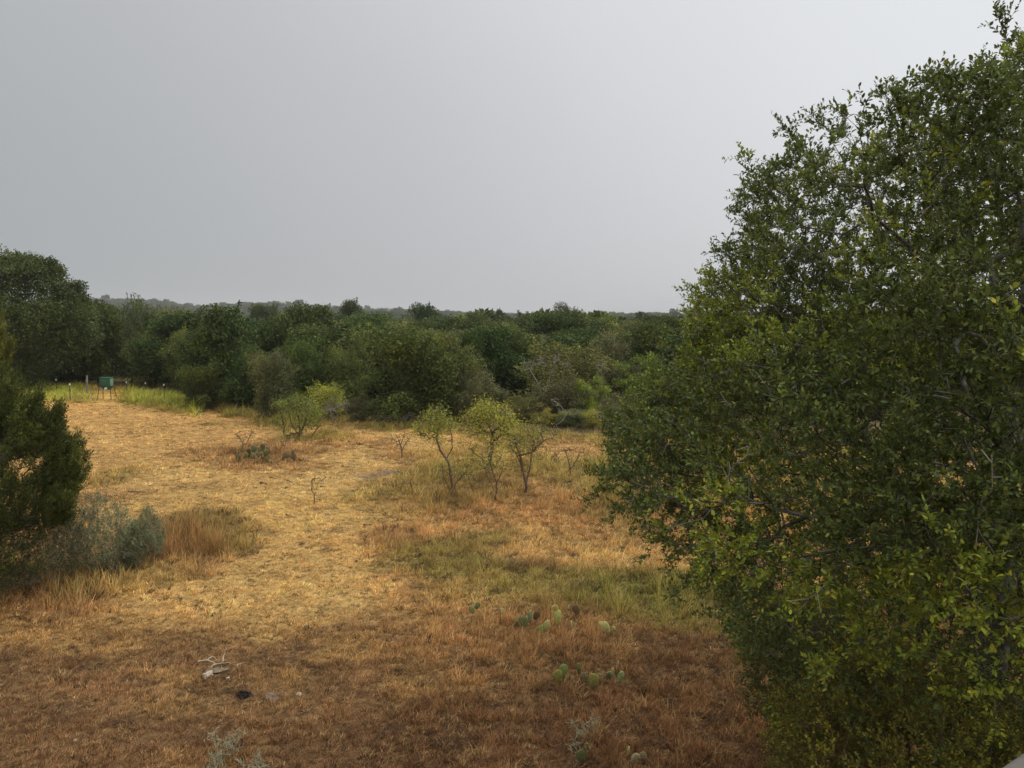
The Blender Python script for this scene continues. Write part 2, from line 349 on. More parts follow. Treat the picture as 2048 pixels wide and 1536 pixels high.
f = math_(nt, 'MULTIPLY', math_(nt, 'MULTIPLY', f1, f2), f3)
sc_ = N(nt, 'ShaderNodeVectorMath', operation='SCALE'); LK(nt, a.outputs['Color'], sc_.inputs[0]); LK(nt, f, sc_.inputs['Scale'])
LK(nt, sc_.outputs[0], b.inputs['Base Color']); b.inputs['Roughness'].default_value = .95; b.inputs['Specular IOR Level'].default_value = .1
bp = N(nt, 'ShaderNodeBump'); bp.inputs['Strength'].default_value = .8; bp.inputs['Distance'].default_value = .04; LK(nt, n1, bp.inputs['Height']); LK(nt, bp.outputs[0], b.inputs['Normal'])
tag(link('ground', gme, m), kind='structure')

# ------------------------------------------------------------------ instanced ground cover (one object each: templates and points in the same mesh)
def scatter_group():
    ng = bpy.data.node_groups.new('scatter', 'GeometryNodeTree')
    ng.interface.new_socket('Geometry', in_out='INPUT', socket_type='NodeSocketGeometry'); ng.interface.new_socket('Geometry', in_out='OUTPUT', socket_type='NodeSocketGeometry')
    gi, go = ng.nodes.new('NodeGroupInput'), ng.nodes.new('NodeGroupOutput')
    def attr(n, ty):
        k = ng.nodes.new('GeometryNodeInputNamedAttribute'); k.data_type = ty; k.inputs[0].default_value = n; return k.outputs[0]
    tid = attr('tid', 'INT')
    cmp_ = ng.nodes.new('FunctionNodeCompare'); cmp_.data_type = 'INT'; cmp_.operation = 'GREATER_EQUAL'; ng.links.new(tid, cmp_.inputs[2]); cmp_.inputs[3].default_value = 0
    sg = ng.nodes.new('GeometryNodeSeparateGeometry'); sg.domain = 'POINT'; ng.links.new(gi.outputs[0], sg.inputs[0]); ng.links.new(cmp_.outputs[0], sg.inputs[1])
    sp = ng.nodes.new('GeometryNodeSplitToInstances'); sp.domain = 'POINT'; ng.links.new(sg.outputs[0], sp.inputs[0]); ng.links.new(tid, sp.inputs['Group ID'])
    ip = ng.nodes.new('GeometryNodeInstanceOnPoints'); ng.links.new(sg.outputs[1], ip.inputs['Points']); ng.links.new(sp.outputs[0], ip.inputs['Instance'])
    ip.inputs['Pick Instance'].default_value = True; ng.links.new(attr('idx', 'INT'), ip.inputs['Instance Index'])
    ng.links.new(attr('rot', 'FLOAT_VECTOR'), ip.inputs['Rotation']); ng.links.new(attr('scl', 'FLOAT_VECTOR'), ip.inputs['Scale'])
    ng.links.new(ip.outputs[0], go.inputs[0]); return ng
NG = scatter_group()
def scatter(name, temps, P, idx, rot, scl, gcol, mat, label, category):
    V, Fs, Cc = cat(temps); tid = np.concatenate([np.full(len(t[0]), i) for i, t in enumerate(temps)]); nt_, n = len(V), len(P)
    def pad(a, b): return np.concatenate([a, b]).astype(np.float32)
    g4 = np.ones((nt_ + n, 4), np.float32); g4[nt_:, :3] = gcol
    me = mk_mesh(name, np.concatenate([V, P]), Fs, cols=np.concatenate([Cc, np.ones((n, 3))]), attrs={
        'tid': ('INT', np.concatenate([tid, np.full(n, -1)]).astype(np.int32)), 'idx': ('INT', np.concatenate([np.zeros(nt_), idx]).astype(np.int32)),
        'rot': ('FLOAT_VECTOR', pad(np.zeros((nt_, 3)), rot)), 'scl': ('FLOAT_VECTOR', pad(np.ones((nt_, 3)), scl)), 'gcol': ('FLOAT_COLOR', g4)})
    ob = link(name, me, mat); md = ob.modifiers.new('scatter', 'NODES'); md.node_group = NG
    return tag(ob, label, category, kind='stuff')
def tuft(nb, H, spread, lean, wid, rng, bend=.5):
    a = rng.uniform(0, 2 * np.pi, nb); r = spread * np.sqrt(rng.uniform(0, 1, nb)); B = np.stack([np.cos(a) * r, np.sin(a) * r, np.full(nb, -.01)], 1)
    a2 = a + rng.normal(0, .9, nb); l = np.abs(rng.normal(lean, lean * .5, nb)); hd = np.stack([np.cos(a2), np.sin(a2), 0 * a2], 1); Hh = H * rng.uniform(.45, 1.15, nb)
    d1 = nrm(np.concatenate([hd[:, :2] * l[:, None], np.ones((nb, 1))], 1)); d2 = nrm(d1 + hd * bend * rng.uniform(.3, 1.6, (nb, 1)) - np.array([0, 0, .15]) * bend)
    M = B + d1 * Hh[:, None] * .5; E = M + d2 * Hh[:, None] * .5; s = np.stack([-np.sin(a2 + .8), np.cos(a2 + .8), 0 * a2], 1) * wid / 2
    V = np.stack([B - s, B + s, M + s * .8, M - s * .8, E + s * .15, E - s * .15], 1).reshape(-1, 3); f = np.array([[0, 1, 2, 3], [3, 2, 4, 5]])
    Fc = (f[None] + (np.arange(nb) * 6)[:, None, None]).reshape(-1, 4); cc = np.repeat((rng.uniform(.35, 1.35, (nb, 1)) + .45 * (rng.uniform(0, 1, (nb, 1)) < .10)) * (1 + rng.normal(0, .05, (nb, 3))), 6, 0)
    return V, Fc, cc
rg = np.random.default_rng(5)
TS = [tuft(20, 1, .95, .85, .13, rg, 1.0) for i in range(6)]       # scaled by height: short matted tufts
TT = [tuft(20, 1, .32, .36, .032, rg, .7) for i in range(6)]     # taller upright bunches
def pts_in(y0, y1, dens, wfac=.70, wmin=1.5, rng=rg):
    A = wfac * (y1 * y1 - y0 * y0) + 2 * wmin * (y1 - y0); n = int(A * dens); y = np.sqrt(rng.uniform(y0 ** 2, y1 ** 2, n)); x = rng.uniform(-1, 1, n) * (wfac * y + wmin)
    return x, y
def build_grass(name, temps, bands, hsel, hscale, label, cat_, cmul=1.0, cvar=.15):
    xs, yy, sw = [], [], []
    for (y0, y1, d, s) in bands:
        x, y = pts_in(y0, y1, d); xs.append(x); yy.append(y); sw.append(np.full(len(x), s))
    x, y, s = map(np.concatenate, (xs, yy, sw)); c, h, wd = zones(x, y); k = hsel(x, y, c, h, wd); x, y, s, c, h = x[k], y[k], s[k], c[k], h[k]; n = len(x)
    if n == 0: return
    H = hscale(h, n); scl = np.stack([s * H[0], s * H[0], H[1]], 1); cc = c * cmul * (1 + rg.normal(0, cvar, (n, 1))).clip(.45, 1.7)
    cl = fbm(x / .28, y / .28, 71, 2); c2 = fbm(x / .9, y / .9, 73, 2); cc = cc * (.35 + .75 * sstep(.2, .75, cl) + .55 * c2)[:, None]; H = (H[0], H[1] * (.5 + .9 * sstep(.25, .8, cl)))
    scl = np.stack([s * H[0], s * H[0], H[1]], 1); drk = (rg.uniform(0, 1, n) < .07 * (1 + 2 * (cl < .35)))[:, None]; cc = np.where(drk, np.array([.10, .06, .03]) * rg.uniform(.5, 1.4, (n, 1)), cc)
    t = rg.uniform(0, 1, n); strw = (t < .16)[:, None]; cc = np.where(strw, cc * .5 + np.array([.34, .22, .09]), cc)
    P = np.stack([x, y, gh(x, y)], 1); rot = np.stack([rg.normal(0, .12, n), rg.normal(0, .12, n), rg.uniform(0, 6.28, n)], 1)
    print(name, n)
    lum = cc.mean(1, keepdims=True); cc = cc * (1 + np.array([-.02, .02, .10]) * sstep(.18, .5, lum)); rot = rot
    return scatter(name, temps, P, rg.integers(0, len(temps), n), rot, scl, cc.clip(.01, .95), M_GRASS, label, cat_)
build_grass('dry_grass', TS, [(7.5, 14, 190, .85), (14, 24, 100, 1.1), (24, 52, 30, 1.8)], lambda x, y, c, h, wd: (wd < .5) & (rg.uniform(0, 1, len(x)) < .9) & (h > .02),
            lambda h, n: ((.06 + .10 * np.minimum(h, .3)) * rg.uniform(.7, 1.5, n), (.035 + .35 * np.minimum(h, .2)) * rg.uniform(.6, 1.5, n)), 'short dry straw coloured grass matted over the open field', 'grass')
build_grass('tall_grass', TT, [(7.5, 14, 26, .8), (14, 24, 26, .9), (24, 42, 15, 1.2), (42, 64, 20, 1.6)], lambda x, y, c, h, wd: (rg.uniform(0, 1, len(x)) < sstep(.07, .35, h) * (1 - .6 * wd)),
            lambda h, n: (.30 * rg.uniform(.7, 1.3, n) + .2 * h, np.minimum(h, .85) * rg.uniform(.6, 1.25, n)), 'taller russet and olive grass bunches standing in patches across the field', 'grass', 1.0)

# ------------------------------------------------------------------ wood trees: prototypes 1 m wide x 1 m high, copied and scaled
OAKC, OAK2, MESQ, LIME, GRAY, BRN, YEL = (.062, .088, .022), (.092, .120, .030), (.155, .165, .042), (.225, .260, .046), (.150, .160, .066), (.140, .142, .055), (.29, .29, .06)
def tree_proto(kind, seed):
    """returns crown mesh, trunk mesh in a unit box (H=1, W=1)"""
    r = np.random.default_rng(seed)
    S = {'oak': (16, 20000, .030, .019, OAKC, .62, .12, .16), 'oak2': (20, 20000, .027, .016, OAK2, .66, .14, .14), 'mesq': (26, 12500, .034, .009, MESQ, .66, .17, .11),
         'lime': (20, 12000, .032, .012, LIME, .64, .16, .11), 'gray': (24, 15000, .030, .011, GRAY, .64, .12, .12), 'brown': (26, 9500, .032, .010, BRN, .62, .15, .10), 'yellow': (16, 7000, .034, .010, YEL, .66, .18, .11)}[kind]
    nl, nleaf, L, W, colr, cz, rj, lr = S
    # lobes on the surface of an uneven ellipsoid
    a = r.uniform(0, 2 * np.pi, nl); zz = r.uniform(-.95, 1, nl); rr = np.sqrt(1 - zz ** 2) * r.uniform(.72, 1.0, nl)
    cz -= .05; lc = np.stack([np.cos(a) * rr * .36, np.sin(a) * rr * .36, cz - .08 + zz * (.35 if kind != 'yellow' else .26)], 1); lc += r.normal(0, .05, lc.shape)
    lc = np.concatenate([lc, [[0, 0, cz - .05], [.1, .1, .22], [-.14, .05, .24], [.02, -.16, .22]], r.uniform(-.2, .2, (4, 3)) + [0, 0, cz - .1]]); lrad = lr * r.uniform(.75, 1.5, len(lc)); lrad[nl:] = .19
    low = r.uniform(0, 1, len(lc))
    # skeleton
    li = r.integers(0, len(lc), 330); tg = lc[li] + nrm(r.normal(0, 1, (330, 3))) * (lrad[li] * r.uniform(.3, .95, 330))[:, None]; tg[:, 2] = np.maximum(tg[:, 2], .06)
    forks = [np.array([0, 0, -.03]), np.array([.0, .01, .08]), np.array([r.normal(0, .02), r.normal(0, .02), .2])]
    P, par, idx = grow(forks, tg, .45, .07, .25, r); rad, cnt = radii(par, .0019, .46, .03); trunk = skel_mesh(kind + '_trunk', P, par, rad, 4, .0016)
    # leaf clusters round lobes and round twig tips
    w_ = lrad ** 2; li = r.choice(len(lc), int(nleaf * .62), p=w_ / w_.sum()); u = nrm(r.normal(0, 1, (len(li), 3))); u[:, 2] = np.abs(u[:, 2]) * np.where(r.uniform(0, 1, len(li)) < .72, 1, -1)
    B1 = lc[li] + u * (lrad[li] * (r.uniform(0, 1, len(li)) ** .38) * 1.02)[:, None]; k = r.integers(0, len(tg), nleaf - len(li)); B2 = tg[k] + r.normal(0, .026, (len(k), 3))
    # stray tufts poking out of the outline
    st = r.choice(len(tg), 40, replace=False); so = nrm(tg[st] - [0, 0, cz - .15]); m_ = r.integers(0, 40, nleaf // 14); B3 = tg[st][m_] + so[m_] * r.uniform(0, .15, (len(m_), 1)) + r.normal(0, .012, (len(m_), 3))
    B = np.concatenate([B1, B2, B3]); B = B[B[:, 2] > .03]
    keep = (vn3(B * 9, seed) > .30) | (r.uniform(0, 1, len(B)) < .35); B = B[keep]; n = len(B)
    out_ = nrm(B - [0, 0, cz - .12]); d = nrm(out_ * .6 + r.normal(0, .7, (n, 3)) + [0, 0, .25 if kind != 'mesq' else -.15]); nn = nrm(r.normal(0, .8, (n, 3)) + [0, 0, .8])
    cc = colvar(colr, n, .22, .08, r); cc *= (.72 + .56 * vn3(B * 7 + 5, seed + 3))[:, None]; fresh = (vn3(B * 4 + 9, seed + 8) > .68)[:, None]; cc = np.where(fresh, cc * [1.35, 1.28, 1.0], cc)
    V, Fc, C4 = leaves4(B, d, nn, L * r.uniform(.6, 1.4, n), W * r.uniform(.7, 1.4, n) * 1.25, cc)
    return mk_mesh(kind + '_crown', V, Fc, cols=C4), trunk
PROTO = {}
for kd, ns in (('oak', 3), ('oak2', 2), ('mesq', 3), ('lime', 2), ('gray', 2), ('brown', 2), ('yellow', 2)):
    for v in range(ns): PROTO[(kd, v)] = tree_proto(kd, 100 + len(PROTO) * 7)
for (kd, v), (cm, tm) in PROTO.items(): cm.materials.append(M_LEAF); tm.materials.append(M_BARK if kd != 'brown' else M_TWIG)
NAMES = {'oak': 'oak_tree', 'oak2': 'oak_tree', 'mesq': 'mesquite_tree', 'lime': 'elm_tree', 'gray': 'juniper_tree', 'brown': 'thorn_shrub', 'yellow': 'mesquite_shrub'}
def wood_tree(kd, v, loc, W, H, rz, label, group=None, category='tree'):
    cm, tm = PROTO[(kd, v)]; t = thing(NAMES[kd], loc, label, category, group, rz, (W, W, H))
    for nme, me in (('crown', cm), ('trunk', tm)):
        o = bpy.data.objects.new(nme, me); COL.objects.link(o); o.parent = t
    return t
# the trees one can single out: centre px, top py, base py (gives the distance), width px, kind, variant, label
FRONT = [
 (-30, 640, 792, 150, 'oak', 1, 'dark oak at the far left edge of the field, half hidden by the juniper', 62),
 (195, 622, 778, 120, 'oak2', 0, 'dark oak just behind the green box feeder', 63),
 (140, 655, 782, 120, 'oak', 2, 'shadowy oak behind the grey wooden post left of the feeder', 62.5),
 (262, 590, 778, 110, 'gray', 0, 'tall olive grey tree with ragged tip sprays right of the feeder', 66),
 (322, 598, 778, 90, 'gray', 1, 'slim grey green tree with a feathery tip between the feeder and the rounded oak', 67),
 (300, 660, 780, 110, 'mesq', 0, 'olive brown mesquite behind the two white tipped posts right of the feeder', 62),
 (365, 655, 786, 90, 'mesq', 1, 'dull olive mesquite at the right end of the green grass strip', 58),
 (440, 642, 806, 160, 'oak', 0, 'broad rounded dark oak at the right corner of the green grass strip', 50),
 (400, 735, 808, 90, 'oak2', 1, 'low dark green scrub at the foot of the broad rounded oak', 47),
 (490, 700, 818, 110, 'oak2', 0, 'dark green oak behind the spindly grey green tree', 47),
 (545, 688, 834, 105, 'gray', 1, 'spindly grey green tree with a pale visible trunk before the oaks', 42.5),
 (560, 640, 812, 120, 'oak', 2, 'dark oak with bluish clumps behind the spindly grey green tree', 56),
 (632, 607, 800, 150, 'oak', 1, 'tall dark green oak with a flat domed top standing above the front row', 66),
 (612, 690, 830, 105, 'oak2', 1, 'fresh green oak between the spindly tree and the pale yellow mesquite', 47),
 (700, 668, 835, 110, 'mesq', 2, 'olive grey mesquite between the domed oak and the widest dark oak', 46),
 (655, 752, 838, 92, 'yellow', 0, 'pale yellow green mesquite at the wood edge over a dead brush pile', 42.5),
 (722, 790, 842, 80, 'brown', 0, 'greyish thorn scrub at the left foot of the widest dark oak', 41.5),
 (815, 672, 852, 190, 'oak2', 1, 'widest dark oak in the middle of the wood edge, spreading to the ground', 41),
 (905, 662, 856, 150, 'mesq', 0, 'olive topped tree leaning on the right side of the widest dark oak', 43),
 (955, 735, 866, 110, 'gray', 0, 'soft grey olive scrub right of the widest dark oak', 41),
 (930, 690, 850, 110, 'oak', 0, 'dark oak behind the olive topped tree', 47),
 (1098, 624, 800, 140, 'oak', 1, 'tall rounded dark oak behind the bleached dead branches', 72),
 (1040, 664, 830, 110, 'oak2', 0, 'dark oak on the left of the tall rounded oak', 56),
 (1160, 670, 830, 120, 'oak', 2, 'deep green oak on the right of the tall rounded oak', 58),
 (1115, 742, 868, 130, 'brown', 1, 'olive brown scrub tree under the bleached dead branches', 42),
 (1045, 790, 870, 95, 'mesq', 1, 'low olive mesquite left below the bleached dead branches', 40.5),
 (1180, 752, 872, 80, 'lime', 0, 'bright yellow green small tree right of the bleached dead branches', 42),
 (1225, 660, 850, 120, 'gray', 0, 'grey green tree behind the bright yellow green small tree', 50),
 (1290, 650, 850, 130, 'oak2', 1, 'dull dark oak just left of the big near live oak', 52),
 (1290, 716, 868, 110, 'lime', 1, 'yellow green spreading tree touching the outline of the near live oak', 45),
 (1235, 790, 874, 100, 'brown', 0, 'brown twiggy thorn scrub in front of the grey green tree', 40),
 (1140, 815, 874, 80, 'gray', 1, 'small pale grey green shrub beside the arching bleached branch', 39.5),
 (1090, 822, 874, 60, 'yellow', 1, 'small light green mesquite between the low mesquite and the pale shrub', 39.5),
 (1190, 812, 878, 70, 'yellow', 0, 'yellowish drooping mesquite at the wood edge right of the arching branch', 39),
 (1318, 828, 884, 80, 'yellow', 1, 'bright yellow mesquite half covered by the near live oak leaves', 37),
 (1262, 835, 884, 70, 'mesq', 2, 'short olive mesquite left of the bright yellow mesquite', 38),
 (1400, 720, 880, 150, 'mesq', 0, 'olive mesquite seen through the left side of the near live oak', 42),
 (852, 612, 700, 70, 'oak', 2, 'small dark oak top standing on the skyline above the widest oak', 135),
 (998, 628, 690, 30, 'oak', 0, 'tiny dark rounded treetop alone on the skyline left of the tall rounded oak', 190),
 (1132, 612, 720, 75, 'oak2', 0, 'dark treetop on the skyline behind the tall rounded oak', 118),
 (1215, 628, 700, 90, 'lime', 0, 'light green treetop on the skyline right of the tall rounded oak', 120),
 (1165, 632, 700, 60, 'lime', 1, 'light green crown between the two skyline treetops', 130),
 (1310, 630, 730, 100, 'oak', 1, 'dark ragged treetop on the skyline next to the near live oak', 105),
 (705, 614, 700, 60, 'oak', 0, 'dark oak top on the skyline right of the flat domed oak', 140),
 (535, 612, 700, 70, 'oak', 2, 'broad dark oak top on the skyline under the far hill crest', 150),
 (930, 630, 700, 90, 'lime', 0, 'light green treetop below the skyline left of the tiny dark treetop', 150),
 (770, 633, 720, 60, 'mesq', 1, 'slender olive tree just below the skyline left of the small dark oak top', 110),
]
occ = []
for i, (px, ty, by, wpx, kd, v, lab, D) in enumerate(FRONT):
    x = (px - 1024) / F * D; z0 = gz(x, D) - .1; top = at(px, ty, D)[2]; W = wpx / F * D * 1.12; H = max(top - z0, 1.0) * 1.03
    wood_tree(kd, v, (x, D, z0), W, H, random.uniform(0, 6.28), lab); occ.append((x, D, W * .4))
# trees filling the wood behind the front row
KL = {'oak': ('dark green oak crown among the trees behind the front row', 'dark oaks deep in the wood'), 'oak2': ('mid green oak crown among the trees behind the front row', 'green oaks deep in the wood'),
      'mesq': ('olive mesquite crown among the trees behind the front row', 'olive mesquites deep in the wood'), 'lime': ('light green crown among the trees behind the front row', 'light green trees deep in the wood'),
      'gray': ('grey green juniper crown among the trees behind the front row', 'grey green junipers deep in the wood')}
def deep_label(kd, px, D):
    w_ = KL[kd][0].split(' crown')[0]; pl = ['behind the box feeder side', 'behind the broad rounded oak', 'behind the widest dark oak', 'behind the bleached branches', 'behind the near live oak'][int(np.searchsorted([360, 700, 1000, 1300], px))]
    de = 'just' if D < 68 else ('well' if D < 90 else 'far')
    return '%s tree %s %s of the wood edge' % (w_, de, pl) if False else '%s tree standing %s %s in the wood' % (w_, de, pl), KL[kd][1]
cnt = 0; tries = 0; rf = random.Random(3)
while cnt < 235 and tries < 20000:
    tries += 1; D = math.sqrt(rf.uniform(46 ** 2, 112 ** 2)); a = rf.uniform(-.70, .42 if rf.random() < .8 else .66); x = a * D
    px = 1024 + F * a; wy = np.interp(px, WOODX, WOODY); Dedge = CAM_H * F / (wy - 632)
    if D < Dedge + 3 or (80 < px < 130 and D < 75): continue
    sp = 3.3 if D < 75 else 4.3
    if any((x - q[0]) ** 2 + (D - q[1]) ** 2 < (sp * .75 + q[2] * .3) ** 2 for q in occ): continue
    zone = fbm(np.array([x / 18]), np.array([D / 18]), 77, 2)[0]
    kd = rf.choice(['oak', 'oak', 'oak2', 'gray', 'mesq'] if zone < .5 else ['mesq', 'lime', 'oak2', 'gray', 'mesq', 'oak']); v = rf.randrange(2)
    H = rf.uniform(4.0, 5.2) + .8 * (D > 75) * rf.random() - (.3 if px > 1150 else 0); W = rf.uniform(5.2, 8.0) * (1.1 if D > 75 else 1)
    if px < 250: H += 1.0
    wood_tree(kd, v, (x, D, gz(x, D) - .1), W, H, rf.uniform(0, 6.28), *deep_label(kd, px, D)); occ.append((x, D, W * .4)); cnt += 1
print('fill trees', cnt)

# far wood: one mass of crowns out to the hills
def far_temp(seed, colr, n=520, trunkless=True):
    r = np.random.default_rng(seed); nl = 9; a = r.uniform(0, 6.28, nl); lc = np.stack([np.cos(a) * .28, np.sin(a) * .28, .52 + r.uniform(-.15, .22, nl)], 1) * [r.uniform(.7, 1.1), 1, 1]
    li = r.integers(0, nl, n); u = nrm(r.normal(0, 1, (n, 3))); u[:, 2] = np.abs(u[:, 2]) * np.where(r.uniform(0, 1, n) < .8, 1, -1); B = lc[li] + u * (r.uniform(.14, .25, nl)[li])[:, None]
    cc = colvar(colr, n, .2, .05, r); return leaves4(B, nrm(u + r.normal(0, .7, (n, 3))), nrm(r.normal(0, .7, (n, 3)) + [0, 0, .7]), r.uniform(.09, .17, n), r.uniform(.07, .12, n), cc)
rr_ = np.random.default_rng(8); FX, FY, FS = [], [], []
for (y0, y1, sp) in ((108, 200, 4.3), (200, 420, 6.0), (420, 900, 9), (900, 1700, 12), (1700, 3600, 26)):
    A = .78 * (y1 ** 2 - y0 ** 2); n = int(A / sp ** 2); y = np.sqrt(rr_.uniform(y0 ** 2, y1 ** 2, n)); FX.append(rr_.uniform(-.78, .78, n) * y); FY.append(y); FS.append(np.full(n, max(1, sp / 8.)))
FX, FY, FS = map(np.concatenate, (FX, FY, FS)); n = len(FX); zn = fbm(FX / 60, FY / 60, 91, 3)
FS = np.minimum(FS, 2.0); W = FS * rr_.uniform(6.0, 9.5, n); H = rr_.uniform(3.6, 5.3, n) * (1 + .7 * (rr_.uniform(0, 1, n) < .12) * (FY > 700)) * (1 + .35 * (rr_.uniform(0, 1, n) < .05)) * (1 + .25 * (FS > 1.4)); g = (.8 + .4 * rr_.uniform(0, 1, (n, 1))) * np.where((zn > .53)[:, None], [[1.5, 1.4, 1.1]], [[.95, 1, 1]])
scatter('far_wood', [far_temp(s, c_) for s, c_ in ((1, OAK2), (2, (.06, .082, .028)), (3, OAKC), (4, (.085, .10, .032)))], np.stack([FX, FY, gh(FX, FY) - .4], 1), rr_.integers(0, 4, n),
        np.stack([0 * FX, 0 * FX, rr_.uniform(0, 6.28, n)], 1), np.stack([W, W, H], 1), g, M_FARLEAF, 'far off oak wood running over the low hills to the horizon', 'far wood')
print('far', n)

# ------------------------------------------------------------------ air
hm = bpy.data.materials.new('haze_air'); hm.use_nodes = True; hn = hm.node_tree; hn.nodes.clear(); ho = N(hn, 'ShaderNodeOutputMaterial'); hv = N(hn, 'ShaderNodeVolumePrincipled')
hv.inputs['Color'].default_value = (.88, .89, .90, 1); hv.inputs['Density'].default_value = .00022; LK(hn, hv.outputs[0], ho.inputs['Volume'])
x0, x1, y0, y1, z0, z1 = -9500, 9500, -60, 9300, -9, 70
V = [(x, y, z) for x in (x0, x1) for y in (y0, y1) for z in (z0, z1)]
hz = link('haze', mk_mesh('haze', V, [(0, 1, 3, 2), (4, 6, 7, 5), (0, 4, 5, 1), (2, 3, 7, 6), (0, 2, 6, 4), (1, 5, 7, 3)]), hm); tag(hz, 'thin pale haze over the whole plain', 'haze', kind='stuff')

# ------------------------------------------------------------------ big tree builder: clumps given in space
def crown_from_points(name, tg, P, par, idx, cen, leaf, colr, per, spread, r, up=.3, var=.25, L=(.03, .05), Wr=.42, six=True, clump=None, fresh_at=.66, fresh=(1.5, 1.4, 1.0), twig=.16):
    """leafy sprigs at the end of each twig: leaves set along short shoots"""
    n = len(tg); gd = nrm(P[idx] - P[np.maximum(par[idx], 0)]); nsh = spread[0]; lps = per
    base = np.repeat(P[idx], nsh, 0); d0 = np.repeat(gd, nsh, 0); o_ = nrm(base - cen)
    d = nrm(d0 * .6 + o_ * .45 + r.normal(0, .62, base.shape) + [0, 0, up]); ln = twig * r.uniform(.6, 1.4, len(base)); E = base + d * ln[:, None] + [0, 0, 0]
    V1, F1 = tubes(base, E, np.full(len(base), .0016), np.full(len(base), .0008), 3); twigs = mk_mesh(name + '_shoots', V1, F1)
    t = (np.tile(np.arange(lps), len(base)) + r.uniform(0, .8, len(base) * lps)) / lps; bi = np.repeat(np.arange(len(base)), lps)
    B = base[bi] + (E - base)[bi] * t[:, None]; ld = nrm(d[bi] * .55 + nrm(np.cross(d[bi], r.normal(0, 1, B.shape))) * .8 + [0, 0, .12]); nn = nrm(r.normal(0, .55, B.shape) + [0, 0, .9])
    m = len(B); cl = vn3(base * 1.5, 5)[bi]; fr = (vn3(base * 1.1 + 40, 6) > fresh_at)[bi]; newl = (r.uniform(0, 1, m) < .16) & (t > .6)
    cc = colvar(colr, m, var, .09, r) * (.7 + .6 * cl)[:, None]; cc = np.where(fr[:, None], cc * np.array(fresh), cc); cc = np.where(newl[:, None], cc * [1.9, 1.65, 1.1], cc)
    LL = r.uniform(*L, m); fn = leaves6 if six else leaves4
    V, Fc, C = fn(B, ld, nn, LL, LL * Wr * r.uniform(.8, 1.2, m), cc.clip(.005, .6))
    return mk_mesh(name, V, Fc, cols=C), (V1, F1)

rb = np.random.default_rng(21)
# ---- the big live oak on the right
OUT = [(2300, -120), (2150, 40), (2060, 110), (1990, 150), (1955, 135), (1880, 170), (1840, 205), (1765, 195), (1700, 228), (1635, 250), (1590, 300), (1520, 345), (1530, 395), (1560, 430), (1500, 475), (1455, 520), (1420, 590), (1405, 640),
       (1350, 680), (1330, 740), (1305, 800), (1235, 850), (1215, 900), (1205, 960), (1240, 1020), (1300, 1085), (1350, 1110), (1345, 1160), (1410, 1205), (1470, 1240), (1520, 1300), (1500, 1360), (1530, 1430), (1620, 1500), (1900, 1560), (2300, 1560), (2750, 1300), (2900, 700), (2800, 200)]
HC = np.array([4.7, 7.4, 4.4])
tg = inflate(OUT, 7.4, 3.2, 1.5, 24000, rb, .42, .35)
nz_ = .65 * vn3(tg * .95 + 3, 2) + .35 * vn3(tg * 2.3 + 9, 4); kp = (nz_ > .45) | (rb.uniform(0, 1, len(tg)) < .24); tg = tg[kp]
ep = np.array([at(a, b, 7.4)[[0, 2]] for a, b in OUT]); _, ed = inpoly(tg[:, [0, 2]], ep); tg = tg[ed > np.maximum(0, (vn3(tg * 2.1 + 17, 8) - .45)) * .95]
ipx, ipy = img(tg[:, 0], tg[:, 1], tg[:, 2]); kp = (ipx < 2300) | (rb.uniform(0, 1, len(tg)) < .3); tg = tg[kp]
tg = tg[(np.linalg.norm(tg - [0, 0, CAM_H], axis=1) > 3.1)]
# long sprays breaking the outline
SPR = [((2075, 190), (1995, 30), 7.0), ((1960, 230), (1955, 130), 7.2), ((1620, 480), (1490, 315), 7.4), ((1570, 400), (1505, 385), 7.4), ((1660, 400), (1570, 258), 7.5), ((1700, 340), (1632, 232), 7.5), ((1760, 330), (1700, 218), 7.3), ((1820, 260), (1765, 190), 7.3),
       ((1900, 260), (1882, 162), 7.1), ((1520, 560), (1445, 505), 7.5), ((1480, 590), (1382, 582), 7.7), ((1470, 640), (1395, 608), 7.7), ((1330, 940), (1180, 1000), 7.8), ((1330, 960), (1195, 945), 7.8), ((1400, 1000), (1228, 1032), 7.6),
       ((1420, 1040), (1300, 1102), 7.4), ((1440, 1090), (1340, 1135), 7.2), ((1480, 1130), (1350, 1190), 7.0), ((1550, 1190), (1425, 1222), 6.8), ((1330, 860), (1215, 845), 7.9), ((1560, 700), (1420, 640), 7.6), ((1700, 1250), (1490, 1290), 6.4), ((1560, 500), (1490, 470), 7.4)]
ex = []
for a_, b_, Y_ in SPR:
    p, q = at(*a_, Y_), at(*b_, Y_ + rb.uniform(-.4, .4)); k = max(5, int(np.linalg.norm(q - p) / .075))
    for s in np.linspace(0, 1, k): ex.append(p + (q - p) * s + np.array([0, 0, .10 * math.sin(math.pi * s)]) + rb.normal(0, .05 * (1 - s) + .012, 3))
tg = np.concatenate([tg, np.array(ex)])
t0 = gp(2045, 1240); tb = np.array([4.55, 7.3, 0])
root = [tb + [0, 0, gz(4.55, 7.3) - .2], tb + [.02, 0, .5], tb + [-.06, .03, 1.1], tb + [.03, 0, 1.7], tb + [-.03, -.03, 2.3], tb + [.05, 0, 2.9], tb + [0, .05, 3.5], tb + [.02, .02, 4.1]]
